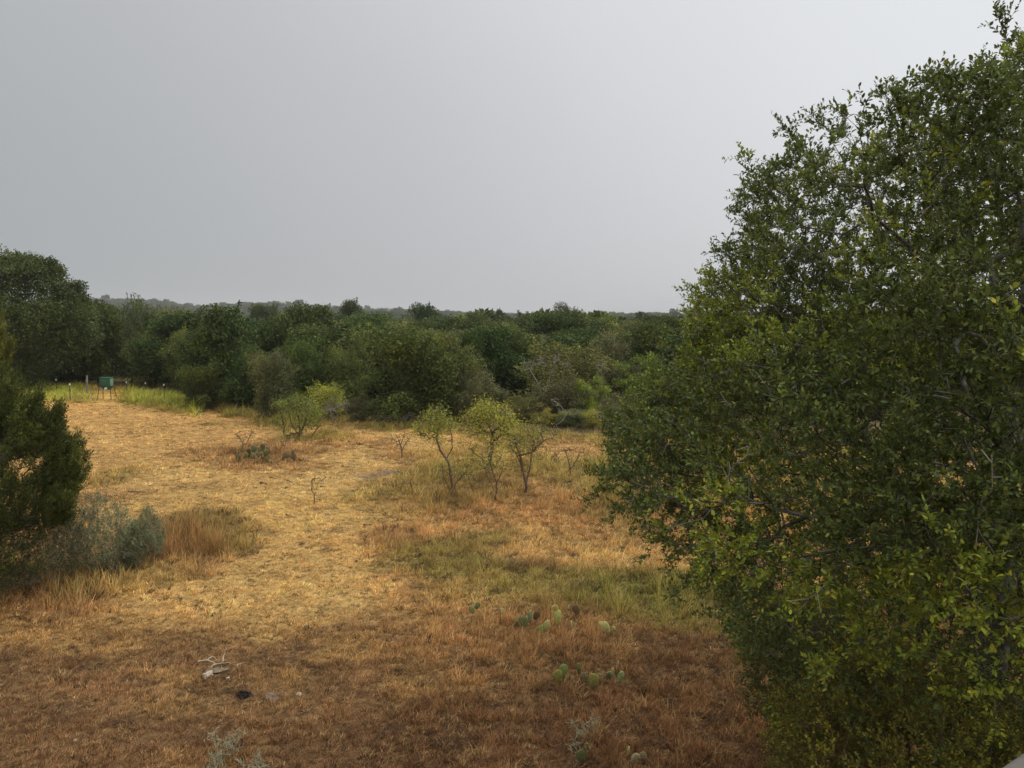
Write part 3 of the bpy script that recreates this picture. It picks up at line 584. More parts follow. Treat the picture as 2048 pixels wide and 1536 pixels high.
LIMBS = [[(2040, 760, 7.3), (1940, 620, 7.2), (1850, 520, 7.1), (1790, 465, 7.1), (1738, 440, 7.1), (1690, 470, 7.1), (1640, 530, 7.1)], [(1745, 445, 7.1), (1735, 380, 7.15), (1730, 330, 7.2), (1705, 270, 7.3)], [(2030, 760, 7.2), (1960, 672, 6.9), (1880, 655, 6.8), (1800, 700, 6.8)],
         [(2040, 1000, 7.2), (1900, 930, 7.0), (1760, 960, 7.0), (1640, 985, 7.1), (1520, 1010, 7.3), (1400, 1000, 7.6)], [(2040, 1050, 7.2), (1880, 1040, 6.6), (1760, 1100, 6.5), (1600, 1110, 6.6), (1480, 1140, 6.9)], [(2040, 900, 7.3), (1900, 800, 7.2), (1700, 760, 7.2), (1560, 740, 7.4)], [(1840, 515, 7.1), (1880, 420, 7.2), (1900, 330, 7.2)], [(2040, 700, 7.3), (2050, 520, 7.3), (2030, 360, 7.2), (2060, 220, 7.0)]]
LIMBS = [[at(a_, b_, c_) for a_, b_, c_ in lb] for lb in LIMBS]; kp = np.ones(len(tg), bool)
for lb in LIMBS[:5]:
    for a_, b_ in zip(lb[:-1], lb[1:]):
        t_ = (((tg - a_) @ (b_ - a_)) / ((b_ - a_) @ (b_ - a_))).clip(0, 1); d_ = np.linalg.norm((tg - (a_ + t_[:, None] * (b_ - a_))) * [1, .45, 1], axis=1); kp &= (d_ > .26) | (tg[:, 1] > 7.6)
tg = tg[kp]
P, par, idx = grow(root, tg, .42, .16, .22, rb, LIMBS); rad, cn = radii(par, .0019, .49, .19)
oak = thing('live_oak_tree', (4.55, 7.3, gz(4.55, 7.3)), 'big near live oak with small glossy leaves and lichen covered limbs filling the right side', 'tree')
oo = Vector(oak.location)
def relink(name, me, mat, root_, r=None):
    me.transform(Matrix.Translation(-Vector(root_.location))); return link(name, me, mat, root_)
cme, (tv, tf) = crown_from_points('crown', tg, P, par, idx, HC, None, (.112, .142, .030), 11, (4,), rb, fresh_at=.61, fresh=(2.0, 1.85, 1.05), up=.28, twig=.15, L=(.028, .050), Wr=.46)
relink('crown', cme, M_OAKLEAF, oak)
i_ = np.where((par >= 0))[0]; V, Fc = tubes(P[par[i_]], P[i_], np.minimum(rad[par[i_]], rad[i_] * 1.5), rad[i_], 5); V2, F2, _ = cat([(V, Fc), (tv, tf)])
relink('trunk', mk_mesh('trunk', V2, F2, smooth=True), M_BARK, oak)
ds = rb.choice(len(tg), 520, replace=False); A_, B2_ = [], []
for q in P[idx[ds]]:
    e = nrm(rb.normal(0, 1, 3)); p_ = q.copy()
    for k_ in range(rb.integers(4, 9)):
        e = nrm(e + rb.normal(0, .5, 3)); A_.append(p_); p_ = p_ + e * rb.uniform(.04, .09); B2_.append(p_)
        if rb.uniform() < .5: A_.append(p_); B2_.append(p_ + nrm(e + rb.normal(0, .8, 3)) * rb.uniform(.04, .12))
V, Fc = tubes(np.array(A_), np.array(B2_), np.full(len(A_), .0032), np.full(len(A_), .0022), 4); relink('dead_twigs', mk_mesh('dead_twigs', V, Fc), M_DEADT, oak)
print('hero', len(tg), len(P), len(cme.polygons))

# ---- yellow green bush below the oak
def leafy_bush(name, lab, cat_, poly, Y, hd, dref, n, base, colr, mat, bark, per, nsh, L, Wr, twig, r, six=True, up=.35, shell=.5, bf=.4, **kw):
    t = thing(name, base, lab, cat_); tg = inflate(poly, Y, hd, dref, n, r, shell, float(base[2]) + .03)
    b = np.array(base, float); P, par, idx = grow([b - [0, 0, .05], b + [0, 0, .05], b + [0, 0, .18]], tg, bf, .12, .2, r); rad, _ = radii(par, .0016, .46, .08)
    cen = tg.mean(0) - [0, 0, .5]; cm, (tv, tf) = crown_from_points('crown', tg, P, par, idx, cen, None, colr, per, (nsh,), r, up=up, twig=twig, L=L, Wr=Wr, six=six, **kw)
    relink('crown', cm, mat, t); i = np.where(par >= 0)[0]; V, Fc = tubes(P[par[i]], P[i], rad[par[i]], rad[i], 4); V2, F2, _ = cat([(V, Fc), (tv, tf)]); relink('stems', mk_mesh('stems', V2, F2, smooth=True), bark, t); return t
g0 = gp(1900, 1640)
leafy_bush('leafy_bush', 'yellow green small leaved bush spreading under the near live oak', 'bush', [(1560, 1640), (1590, 1480), (1650, 1420), (1720, 1390), (1800, 1330), (1880, 1330), (1950, 1380), (2040, 1400), (2150, 1440), (2250, 1640)], 5.6, 1.1, .6, 1500,
           (3.4, 5.9, gz(3.4, 5.9)), (.20, .20, .026), M_OAKLEAF, M_TWIG, 9, 4, (.018, .03), .5, .12, rb)
leafy_bush('leafy_bush', 'low sparse dark green bush at the left foot of the near live oak', 'bush', [(1500, 1440), (1490, 1340), (1530, 1250), (1620, 1200), (1720, 1260), (1780, 1420), (1740, 1580), (1580, 1560)], 7.6, .8, .6, 1100,
           (3.2, 7.9, gz(3.2, 7.9)), (.11, .125, .026), M_OAKLEAF, M_TWIG, 8, 3, (.02, .034), .45, .14, rb)

# ---- big spreading oak on the left horizon
bp_ = [(60, 690, 58, 3.2), (0, 600, 58, 2.6), (-60, 640, 58, 3), (-90, 560, 59, 2.4), (30, 560, 57, 2.0), (75, 560, 57.5, 1.9), (20, 532, 58, 1.15), (-25, 535, 58.5, 1.3), (45, 526, 57.5, .8), (68, 530, 58, .75), (100, 532, 58, .75), (118, 545, 57.6, .6), (85, 545, 58.5, .9), (110, 590, 57, 1.5), (135, 600, 57.5, 1.2), (155, 578, 58, .7), (160, 600, 58, .7), (172, 603, 58, .45),
       (150, 640, 57, 1.7), (120, 680, 57, 2.2), (165, 680, 58, 1.5), (20, 660, 55.5, 2.2), (90, 640, 55.8, 1.7), (-20, 700, 56, 2.5), (-5, 512, 58, .8), (30, 512, 58, .45), (-60, 540, 59, 1.4), (50, 750, 56.5, 2.0), (-60, 760, 57, 2.6)]
r = np.random.default_rng(31); C_ = np.array([at(a, b, Y_) for a, b, Y_, _ in bp_]); Rr = np.array([q[3] for q in bp_]); base = np.array([at(40, 700, 58)[0], 58, gz(-35, 58)])
li = r.choice(len(C_), 900, p=Rr ** 2 / (Rr ** 2).sum()); tg = C_[li] + nrm(r.normal(0, 1, (900, 3))) * (Rr[li] * r.uniform(.3, .95, 900))[:, None]; tg = tg[tg[:, 2] > 1.2]
P, par, idx = grow([base - [0, 0, .3], base + [0, 0, 1], base + [.2, 0, 2.2]], tg, .45, .5, .25, r); rad, _ = radii(par, .012, .48, .4)
lo = thing('oak_tree', base, 'largest oak of the wood, rising high above the others at the far left', 'tree'); relink('trunk', skel_mesh('trunk', P, par, rad, 5, .012), M_BARK, lo)
nL = 105000; li = r.choice(len(C_), nL, p=Rr ** 1.8 / (Rr ** 1.8).sum()); u = nrm(r.normal(0, 1, (nL, 3))); u[:, 2] = np.abs(u[:, 2]) * np.where(r.uniform(0, 1, nL) < .7, 1, -1)
B = C_[li] + u * (Rr[li] * r.uniform(0, 1, nL) ** .4)[:, None] * (.62 + .7 * vn3(C_[li] * 3 + u * 2.6, 4))[:, None]; k = (vn3(B * 1.7, 12) > .30) | (r.uniform(0, 1, nL) < .15); B = B[k & (B[:, 2] > .5)]; n = len(B)
cc = colvar((.085, .108, .026), n, .22, .08, r) * (.72 + .56 * vn3(B * 1.2, 14))[:, None]
V, Fc, C4 = leaves4(B, nrm(r.normal(0, .8, (n, 3)) + [0, 0, .3]), nrm(r.normal(0, .8, (n, 3)) + [0, 0, .8]), r.uniform(.10, .2, n), r.uniform(.07, .13, n), cc); relink('crown', mk_mesh('crown', V, Fc, cols=C4), M_OAKLEAF, lo)

# ---- junipers on the left
def juniper(lab, poly, Y, hd, dref, n, base, r, colr=(.066, .085, .020), spires=()):
    t = thing('juniper_tree', base, lab, 'juniper'); tg = inflate(poly, Y, hd, dref, n, r, .45, .5); kp = (vn3(tg * 1.3, 3) > .33) | (r.uniform(0, 1, len(tg)) < .3); tg = tg[kp]
    sp = []
    for (a_, b_) in spires:
        for j in range(3):
            dY = r.normal(0, .35) if j else 0; p_, q_ = at(*a_, Y + dY), at(b_[0] - abs(r.normal(0, 8)) * j, b_[1] + 14 * j, Y + dY); k_ = 26
            for u_ in r.uniform(0, 1, k_): sp.append(p_ + (q_ - p_) * u_ + r.normal(0, .13 * (1 - u_) + .01, 3))
    if sp: tg = np.concatenate([tg, np.array(sp)])
    b = np.array(base, float); P, par, idx = grow([b - [0, 0, .1], b + [0, 0, .5], b + [.05, 0, 1.2], b + [0, .05, 2.0]], tg, .5, .25, .2, r); rad, _ = radii(par, .0028, .47, .14)
    relink('trunk', skel_mesh('trunk', P, par, rad, 4, .003), M_BARK, t)
    c = np.array([b[0], b[1], 1.5]); m = len(tg); ns = 4; base_ = np.repeat(P[idx], ns, 0); d = nrm(nrm(base_ - c) * .55 + r.normal(0, .24, base_.shape) + [0, 0, .85]); ln = r.uniform(.14, .34, len(base_)); lp = 30
    bi = np.repeat(np.arange(len(base_)), lp); tt = r.uniform(0, 1, len(bi)); B = base_[bi] + d[bi] * (ln[bi] * tt)[:, None] + r.normal(0, 1, (len(bi), 3)) * (.038 * (1 - tt) + .006)[:, None]
    ld = nrm(d[bi] + r.normal(0, .5, B.shape)); cc = colvar(colr, len(B), .22, .08, r) * (.65 + .7 * vn3(base_ * 2.2, 7)[bi])[:, None] * np.where((tt > .7)[:, None], [[1.45, 1.35, 1.0]], [[1, 1, 1]])
    V, Fc, C = leaves4(B, ld, nrm(r.normal(0, 1, B.shape)), r.uniform(.03, .075, len(B)), r.uniform(.010, .020, len(B)), cc); relink('crown', mk_mesh('crown', V, Fc, cols=C), M_NEEDLE, t); return t
rj = np.random.default_rng(41)
juniper('dark green juniper with upright pointed sprays in the left foreground', [(-420, 1090), (-460, 850), (-300, 700), (-180, 650), (-90, 720), (-40, 770), (0, 830), (30, 880), (50, 880), (70, 870), (95, 890), (110, 930), (120, 970), (105, 1010), (85, 1045), (50, 1060), (0, 1080), (-100, 1110)], 15.5, 2.0, .7, 3600, (at(-150, 900, 15.5)[0], 15.5, gz(-10.5, 15.5)), rj,
        spires=[((20, 900), (24, 750)), ((-15, 880), (-8, 745)), ((50, 900), (46, 830)), ((70, 900), (78, 785)), ((98, 910), (104, 850)), ((104, 930), (118, 812)), ((100, 955), (134, 890)), ((100, 970), (148, 925)), ((95, 995), (152, 955)), ((90, 1020), (138, 995)), ((95, 1040), (130, 1020)), ((-60, 860), (-60, 700))])
juniper('taller yellowish green juniper at the left edge behind the dark one', [(-340, 1000), (-370, 760), (-270, 620), (-170, 560), (-110, 580), (-60, 630), (-25, 670), (-12, 720), (-10, 780), (-30, 840), (-70, 930)], 21, 1.8, 1.0, 1400, (at(-190, 900, 21)[0], 21, gz(-16, 21)), rj, (.105, .12, .026), spires=[((-20, 760), (4, 640)), ((-15, 780), (22, 690)), ((-50, 700), (-30, 600))])

# ---- shrubs below the juniper
SAGE = (.16, .185, .095)
leafy_bush('sage_shrub', 'silvery blue green sage shrub beside the juniper, the main broad clump', 'shrub', [(120, 1140), (124, 1040), (150, 1005), (180, 1000), (215, 1010), (240, 1040), (262, 1060), (272, 1140)], 17.2, .8, .45, 520, (at(200, 1000, 17.2)[0], 17.2, gz(-9, 17.2)), SAGE, M_NEEDLE, M_DEAD, 11, 4, (.035, .07), .2, .22, rj, six=False, up=1.2, bf=.2, fresh_at=2)
leafy_bush('sage_shrub', 'smaller silvery sage shrub with one pointed spray, on the right of the broad clump', 'shrub', [(240, 1132), (242, 1070), (265, 1060), (285, 1035), (299, 1012), (304, 1040), (322, 1075), (312, 1132)], 17.6, .5, .3, 330, (at(280, 1000, 17.6)[0], 17.6, gz(-8.1, 17.6)), SAGE, M_NEEDLE, M_DEAD, 11, 4, (.035, .07), .2, .2, rj, six=False, up=1.2, bf=.2, fresh_at=2)
leafy_bush('thorny_shrub', 'grey green twiggy shrub between the juniper and the sage', 'shrub', [(20, 1140), (25, 1060), (60, 1020), (100, 1010), (140, 1040), (160, 1090), (150, 1150), (90, 1170)], 16.3, .8, .4, 600, (at(90, 1000, 16.3)[0], 16.3, gz(-9.5, 16.3)), (.085, .10, .045), M_NEEDLE, M_DEAD, 8, 4, (.02, .035), .45, .16, rj, six=False, fresh_at=2)
leafy_bush('leafy_bush', 'dense dark green bush at the left edge under the juniper', 'bush', [(-160, 1160), (-170, 1030), (-60, 1010), (20, 1020), (60, 1060), (75, 1120), (60, 1165), (-40, 1185)], 15.0, .8, .4, 900, (at(-40, 1000, 15)[0], 15.0, gz(-9.9, 15)), (.06, .085, .022), M_OAKLEAF, M_TWIG, 9, 4, (.022, .036), .5, .14, rj, fresh_at=.6)

# ------------------------------------------------------------------ saplings and bare shrubs in the field
def path_pts(pp, Y0, dy=0):
    return [at(a, b, Y0 + (dy * i / max(1, len(pp) - 1))) for i, (a, b) in enumerate(pp)]
def sapling(name, lab, cat_, base_px, stems, crowns, colr=None, nleaf=0, lsz=.05, tips=60, rt=.0055, mat=M_TWIG, group=None, droop=.3, seed=1, bare=.0, depth=.5):
    rt *= 1.0; nleaf = int(nleaf * .6); tips = int(tips * 1.0)
    """stems: list of pixel paths on the tree's own distance; crowns: (px, py, radius m, weight)"""
    r = np.random.default_rng(seed); b = gp(*base_px); D = b[1]; t = thing(name, b, lab, cat_, group); parts = []
    Pn = [b - [0, 0, .08]]; par = [-1]; st_ids = []
    for s in stems:
        prev = 0; off = 0
        for k, q in enumerate(s):
            off += r.normal(0, depth * .22); p = at(q[0], q[1], D + off)
            if k == 0 and len(Pn) > 1:
                j = int(np.argmin([np.linalg.norm(p - z) for z in Pn])); prev = j
            a0 = Pn[prev]; m = 3
            for u in range(1, m + 1):
                Pn.append(a0 + (p - a0) * u / m + r.normal(0, .012 if u < m else 0, 3)); par.append(prev); prev = len(Pn) - 1
    Pn = np.array(Pn); par = np.array(par); tg = []
    for (a, b_, rr, wt) in crowns:
        c = at(a, b_, D); k = int(tips * wt); u = nrm(r.normal(0, 1, (k, 3))) * (rr * r.uniform(.25, 1, k) ** .6)[:, None]; tg.append(c + u * [1, 1, .75])
    tg = np.concatenate(tg); cap0 = len(Pn)
    # join the tips to the nearest stem node
    cap = cap0 + len(tg) * 8; P = np.zeros((cap, 3)); P[:cap0] = Pn; pr = np.full(cap, -1); pr[:cap0] = par; n = cap0; idx = []
    dd = np.array([np.min(np.linalg.norm(Pn - q, axis=1)) for q in tg])
    for q in tg[np.argsort(dd)]:
        d = np.linalg.norm(P[1:n] - q, axis=1) + .25 * np.maximum(0, P[1:n, 2] - q[2]); j = 1 + int(np.argmin(d)); a0 = P[j].copy(); dist = np.linalg.norm(q - a0); k = min(5, max(1, int(dist / .12))); prev = j
        for u in range(1, k + 1):
            P[n] = a0 + (q - a0) * u / k + (r.normal(0, .10 * dist / k, 3) if u < k else 0); pr[n] = prev; prev = n; n += 1
        idx.append(prev)
    P, pr = P[:n], pr[:n]; rad, _ = radii(pr, rt, .42, .09); rad = np.maximum(rad, rt)
    relink('trunk', skel_mesh('trunk', P, pr, rad, 5), mat, t)
    if nleaf:
        ii = np.array(idx); ii = ii[r.uniform(0, 1, len(ii)) > bare]; k = r.choice(ii, nleaf); B = P[k] + r.normal(0, 1, (nleaf, 3)) * [.12, .12, .09]
        d = nrm(r.normal(0, .7, B.shape) + [0, 0, -droop]); V, Fc, C = leaves4(B, d, nrm(r.normal(0, 1, B.shape)), lsz * r.uniform(.7, 1.6, nleaf), lsz * .22 * r.uniform(.7, 1.4, nleaf), colvar(colr, nleaf, .2, .08, r)); relink('crown', mk_mesh('crown', V, Fc, cols=C), M_LEAF, t)
    return t
YG, YG2, OG = (.38, .42, .07), (.46, .48, .07), (.33, .37, .07)
sapling('mesquite_sapling', 'slender mesquite sapling with a small green domed crown, left of the yellow one', 'sapling', (902, 992), [[(903, 960), (897, 925), (880, 900), (872, 875), (878, 855)], [(897, 925), (884, 905), (862, 895), (848, 880)], [(893, 918), (905, 895), (903, 868)], [(903, 985), (915, 962), (930, 945), (938, 928)], [(901, 985), (888, 955), (884, 925)]],
        [(860, 848, .5, .8), (874, 832, .42, .9), (888, 846, .4, .7), (850, 860, .35, .5), (880, 870, .5, .4), (925, 935, .45, .35), (890, 930, .4, .2)], (.30, .33, .06), 3600, .09, 90, .0055, seed=2, bare=.1)
sapling('mesquite_sapling', 'tallest mesquite sapling with a bright yellow green crown in mid field', 'sapling', (978, 952), [[(978, 935), (982, 905), (985, 880), (983, 862), (975, 845)], [(984, 885), (1000, 872), (1015, 868), (1030, 880)], [(979, 928), (962, 915), (948, 905), (943, 918)], [(984, 870), (965, 858), (950, 845)], [(980, 935), (960, 938), (945, 936)], [(985, 865), (1000, 850), (1008, 835)]],
        [(955, 832, .55, 1.0), (972, 818, .5, 1.0), (1002, 830, .6, 1.1), (985, 850, .85, 1.1), (940, 852, .55, .7), (1025, 858, .55, .7), (1000, 880, .6, .5), (955, 880, .5, .4), (965, 915, .6, .5), (1030, 885, .4, .3)], YG2, 8800, .09, 150, .0065, seed=3, bare=.15)
sapling('mesquite_sapling', 'thin forked mesquite sapling standing in front of the yellow one', 'sapling', (989, 1003), [[(993, 985), (994, 965), (985, 945), (980, 925), (985, 905)], [(994, 965), (1003, 945), (1008, 925)], [(992, 985), (978, 960), (972, 945)]],
        [(985, 905, .45, 1), (1010, 925, .4, .6), (970, 930, .4, .5)], YG, 900, .07, 60, .005, seed=4, bare=.3)
sapling('mesquite_sapling', 'leafy olive sapling with a long arm reaching right, right of the yellow one', 'sapling', (1053, 986), [[(1052, 965), (1045, 940), (1040, 910), (1030, 885)], [(1053, 965), (1058, 945), (1062, 915), (1065, 890)], [(1062, 905), (1078, 890), (1092, 878), (1106, 875)], [(1045, 940), (1036, 915), (1025, 900)]],
        [(1068, 868, .45, 1), (1052, 885, .5, 1), (1035, 892, .5, .8), (1075, 900, .45, .6), (1068, 855, .5, .7), (1040, 925, .5, .5), (1110, 872, .2, .2)], OG, 3800, .075, 90, .0055, seed=5, bare=.1)
sapling('mesquite_sapling', 'bushy fresh green shrub with a bare arm leaning right, left of mid field', 'shrub', (600, 876), [[(600, 860), (598, 840), (592, 815)], [(604, 860), (612, 835), (618, 815)], [(624, 872), (634, 858), (648, 843), (654, 840)], [(570, 872), (567, 850), (562, 825)], [(596, 870), (582, 845), (577, 820)]],
        [(598, 802, .5, 1.3), (618, 818, .55, 1.3), (582, 826, .45, .9), (606, 836, .55, 1), (562, 808, .35, .8), (560, 842, .4, .7), (594, 860, .45, .6), (636, 830, .3, .5), (572, 866, .3, .4), (626, 846, .4, .6)], (.25, .31, .05), 7500, .08, 140, .006, seed=6, droop=0)
BG = 'bare little shrubs in the dry field'
sapling('bare_shrub', 'bare reddish many stemmed shrub standing alone left of the saplings', 'bare shrub', (804, 917), [[(804, 905), (801, 890), (797, 878), (790, 868)], [(804, 905), (808, 892), (816, 880), (824, 872)], [(801, 890), (806, 876), (808, 868)]], [(795, 875, .35, 1), (812, 875, .4, 1), (804, 890, .3, .4)], tips=32, rt=.006, seed=7)
sapling('bare_shrub', 'bare fan shaped shrub rising from the far prickly pear patch', 'bare shrub', (488, 902), [[(486, 888), (478, 874), (472, 868)], [(492, 890), (500, 872), (504, 862)], [(488, 888), (488, 872), (490, 864)]], [(478, 870, .3, 1), (498, 868, .35, 1)], tips=20, rt=.007, seed=8)
sapling('bare_shrub', 'tiny forked bare sapling alone on the pale path', 'bare shrub', (628, 1008), [[(629, 990), (634, 972), (641, 958)], [(629, 990), (623, 978), (625, 958)]], [(640, 955, .22, 1), (625, 960, .12, .4)], (.22, .2, .06), 60, .05, 16, .006, seed=9)
sapling('bare_shrub', 'small thin sapling with a few leaf wisps left of the green domed sapling', 'bare shrub', (826, 992), [[(824, 975), (821, 962), (828, 954)]], [(823, 960, .3, 1)], (.2, .2, .05), 120, .05, 18, .005, seed=10)
sapling('bare_shrub', 'low thin twiggy sapling between the domed and the forked sapling', 'bare shrub', (947, 986), [[(943, 970), (935, 955)], [(948, 972), (952, 958)]], [(935, 955, .28, 1), (950, 960, .25, .7)], (.2, .2, .05), 150, .05, 20, .0045, seed=11)
sapling('bare_shrub', 'bare dark spreading shrub near the green grass patch right of the saplings', 'bare shrub', (1141, 952), [[(1138, 925), (1130, 900)], [(1145, 935), (1155, 915), (1162, 900)], [(1141, 935), (1146, 912)]], [(1132, 905, .4, 1), (1158, 908, .45, 1), (1172, 925, .35, .5)], (.18, .2, .05), 260, .05, 34, .005, seed=12)
sapling('bare_shrub', 'short bare twigs just behind the dark spreading shrub', 'bare shrub', (1118, 930), [[(1116, 915), (1110, 905)]], [(1114, 908, .3, 1)], tips=14, rt=.005, seed=13)
sapling('bare_shrub', 'knee high bare twigs at the right end of the far prickly pear patch', 'bare shrub', (569, 905), [[(570, 892), (576, 880)], [(567, 892), (560, 882)]], [(570, 886, .3, 1)], tips=14, rt=.006, seed=14)

# bleached dead trees and branches at the wood edge
def deadwood(lab, base_px, D, stems, crowns, seed, rt=.012, tips=30):
    rt *= .6; tips = int(tips * 1.7)
    r = np.random.default_rng(seed); x = (base_px[0] - 1024) / F * D; b = np.array([x, D, gz(x, D)]); t = thing('dead_tree', b, lab, 'dead tree'); Pn = [b]; par = [-1]
    for s in stems:
        prev = 0
        for k, q in enumerate(s):
            p = at(q[0], q[1], D + r.normal(0, .15))
            if k == 0 and len(Pn) > 1: prev = int(np.argmin([np.linalg.norm(p - z) for z in Pn]))
            Pn.append(p); par.append(prev); prev = len(Pn) - 1
    tg = [];
    for (a, c, rr, wt) in crowns: k = int(tips * wt); tg.append(at(a, c, D) + nrm(r.normal(0, 1, (k, 3))) * (rr * r.uniform(.3, 1, k))[:, None])
    for q in np.concatenate(tg):
        A = np.array(Pn); j = 1 + int(np.argmin(np.linalg.norm(A[1:] - q, axis=1) + .3 * np.maximum(0, A[1:, 2] - q[2]))); m = (A[j] + q) / 2 + r.normal(0, .08, 3); Pn.append(m); par.append(j); Pn.append(q); par.append(len(Pn) - 2)
    par = np.array(par); rad, _ = radii(par, rt, .36, .05); relink('trunk', skel_mesh('trunk', np.array(Pn), par, rad, 5), M_DEADT, t)
deadwood('bleached dead branches fanning up out of the middle of the wood edge', (1090, 860), 42.6, [[(1088, 800), (1075, 765), (1060, 740), (1050, 728)], [(1088, 790), (1100, 755), (1112, 722)], [(1080, 770), (1085, 745), (1092, 728)], [(1098, 765), (1125, 745), (1136, 722)]], [(1055, 728, .5, 1.2), (1085, 722, .5, 1), (1112, 718, .45, 1), (1134, 726, .4, .8)], 61, .011, 16)
deadwood('pale arching dead branch low at the wood edge above the leafy olive sapling', (1120, 880), 37.5, [[(1112, 850), (1125, 842), (1132, 828), (1122, 812), (1108, 802)], [(1128, 870), (1140, 872)]], [(1110, 804, .3, 1), (1128, 868, .35, 1)], 62, .010, 12)
deadwood('dark grey fallen brush pile under the pale yellow mesquite', (665, 845), 40.0, [[(660, 820), (680, 812), (690, 808)], [(650, 825), (640, 815)], [(672, 822), (655, 808)]], [(665, 815, .6, 2), (690, 812, .4, 1)], 63, .012, 20)
deadwood('fallen grey branches at the foot of the widest dark oak', (795, 848), 39.5, [[(780, 835), (760, 836)], [(800, 838), (815, 828), (822, 825)]], [(770, 838, .4, 1), (815, 832, .4, 1)], 64, .011, 16)
deadwood('small bare pale snag left of the big arching branch', (1022, 868), 39.0, [[(1025, 845), (1022, 825)]], [(1020, 830, .35, 1)], 65, .009, 14)
deadwood('grey dead limb leaning in the scrub right of the arching branch', (1225, 872), 38.5, [[(1215, 850), (1200, 835), (1188, 828)], [(1220, 845), (1235, 820)]], [(1200, 832, .4, 1)], 66, .010, 12)
deadwood('thin pale dead stem among the rusty scrub behind the bright yellow green tree', (1208, 860), 43, [[(1206, 790), (1202, 740), (1206, 712)], [(1204, 760), (1212, 735)]], [(1205, 725, .4, 1)], 67, .010, 10)

# ------------------------------------------------------------------ prickly pears
M_PAD = bpy.data.materials.new('cactus_pad'); M_PAD.use_nodes = True; nt = M_PAD.node_tree; b = nt.nodes['Principled BSDF']
at_ = N(nt, 'ShaderNodeAttribute', attribute_name='col'); tc = N(nt, 'ShaderNodeTexCoord'); vo = N(nt, 'ShaderNodeTexVoronoi'); vo.inputs['Scale'].default_value = 34; LK(nt, tc.outputs['Object'], vo.inputs['Vector'])
mr = N(nt, 'ShaderNodeMapRange'); LK(nt, vo.outputs['Distance'], mr.inputs[0]); mr.inputs[1].default_value = .22; mr.inputs[2].default_value = .34
mx = N(nt, 'ShaderNodeMix', data_type='RGBA'); LK(nt, mr.outputs[0], mx.inputs[0]); mx.inputs[6].default_value = (.10, .10, .03, 1); LK(nt, at_.outputs['Color'], mx.inputs[7]); LK(nt, mx.outputs[2], b.inputs['Base Color']); b.inputs['Roughness'].default_value = .75; b.inputs['Specular IOR Level'].default_value = .15
def pad_mesh(Lh, W, th, colr, r):
    nu, nv = 20, 10; V = []
    for i in range(nv + 1):
        for j in range(nu):
            t = i / nv * math.pi; a = j / nu * 2 * math.pi; z = .5 - .5 * math.cos(t); wv = math.sin(t) ** .8 * (.72 + .42 * z); V.append((W / 2 * wv * math.cos(a), th / 2 * wv * math.sin(a) * (1 + .15 * math.cos(7 * a + i)), Lh * z))
    Fc = [(i * nu + j, i * nu + (j + 1) % nu, (i + 1) * nu + (j + 1) % nu, (i + 1) * nu + j) for i in range(nv) for j in range(nu)]; V = np.array(V)
    # short spines around the areoles
    k = 46; a = r.uniform(0, 1, k) * 2 * np.pi; z = r.uniform(.12, .98, k); wv = np.sin(np.arccos(1 - 2 * z)) ** .8 * (.72 + .42 * z); x = W / 2 * wv * np.cos(a); y = th / 2 * wv * np.sin(a)
    B = np.stack([x, y, Lh * z], 1); d = nrm(np.stack([np.cos(a) * .5, np.sign(np.sin(a)) * 1.0, r.normal(0, .4, k)], 1)); Vs, Fs = tubes(B, B + d * .022, np.full(k, .0016), np.full(k, .0005), 3)
    c1 = np.tile(np.array(colr), (len(V), 1)) * (.85 + .3 * (V[:, 2:3] / Lh)); c2 = np.tile([[.5, .45, .25]], (len(Vs), 1)); A, Fq, Cc = cat([(V, np.array(Fc), c1), (Vs, Fs, c2)])
    return mk_mesh('pad', A, Fq, cols=Cc, smooth=True)
PG, PY, PD = (.23, .23, .055), (.42, .39, .11), (.12, .115, .035)
def cactus(lab, base_px, pads, seed, cat_='cactus'):
    """pads: centre px, centre py, length m, width m, tilt deg, yaw deg, colour, distance offset"""
    r = np.random.default_rng(seed); b = gp(*base_px); t = thing('prickly_pear', b, lab, cat_)
    for (px, py, L, W, tilt, yaw, colr, dy) in pads:
        L *= .9; W *= .84; py += 5; colr = tuple(np.array(colr) * [1.0, .90, .85]); tilt += r.normal(0, 10)
        me = pad_mesh(L, W, .028 + .06 * W, colr, r); o = link('pad', me, M_PAD, t); c = at(px, py, b[1] + dy) - b
        rot = Euler((D2R(r.normal(-8, 8)), D2R(tilt), D2R(yaw)), 'XYZ'); up = rot.to_matrix() @ Vector((0, 0, L / 2)); o.location = Vector(c) - up; o.rotation_euler = rot
    return t
cactus('prickly pear of two overlapping green pads, left of the near cactus row', (1118, 1372), [(1116, 1348, .23, .17, -8, 10, PG, 0), (1127, 1337, .23, .16, 14, -20, (.17, .24, .07), .12), (1112, 1366, .14, .12, -30, 20, PD, .02)], 1)
cactus('prickly pear with narrow dark and bright round pads, middle of the near cactus row', (1180, 1378), [(1158, 1332, .20, .12, -8, 40, PD, .1), (1187, 1356, .23, .19, 5, -5, PG, -.05), (1168, 1352, .2, .16, -20, 30, (.12, .10, .05), .08), (1200, 1352, .16, .12, 35, 60, PD, .1)], 2)
cactus('prickly pear with pale spiny pads at the right end of the near cactus row', (1232, 1372), [(1241, 1350, .22, .13, 6, 25, (.22, .29, .11), 0), (1226, 1340, .16, .08, 25, 55, PG, .06), (1218, 1346, .16, .13, -25, 20, (.19, .23, .10), .1)], 3)
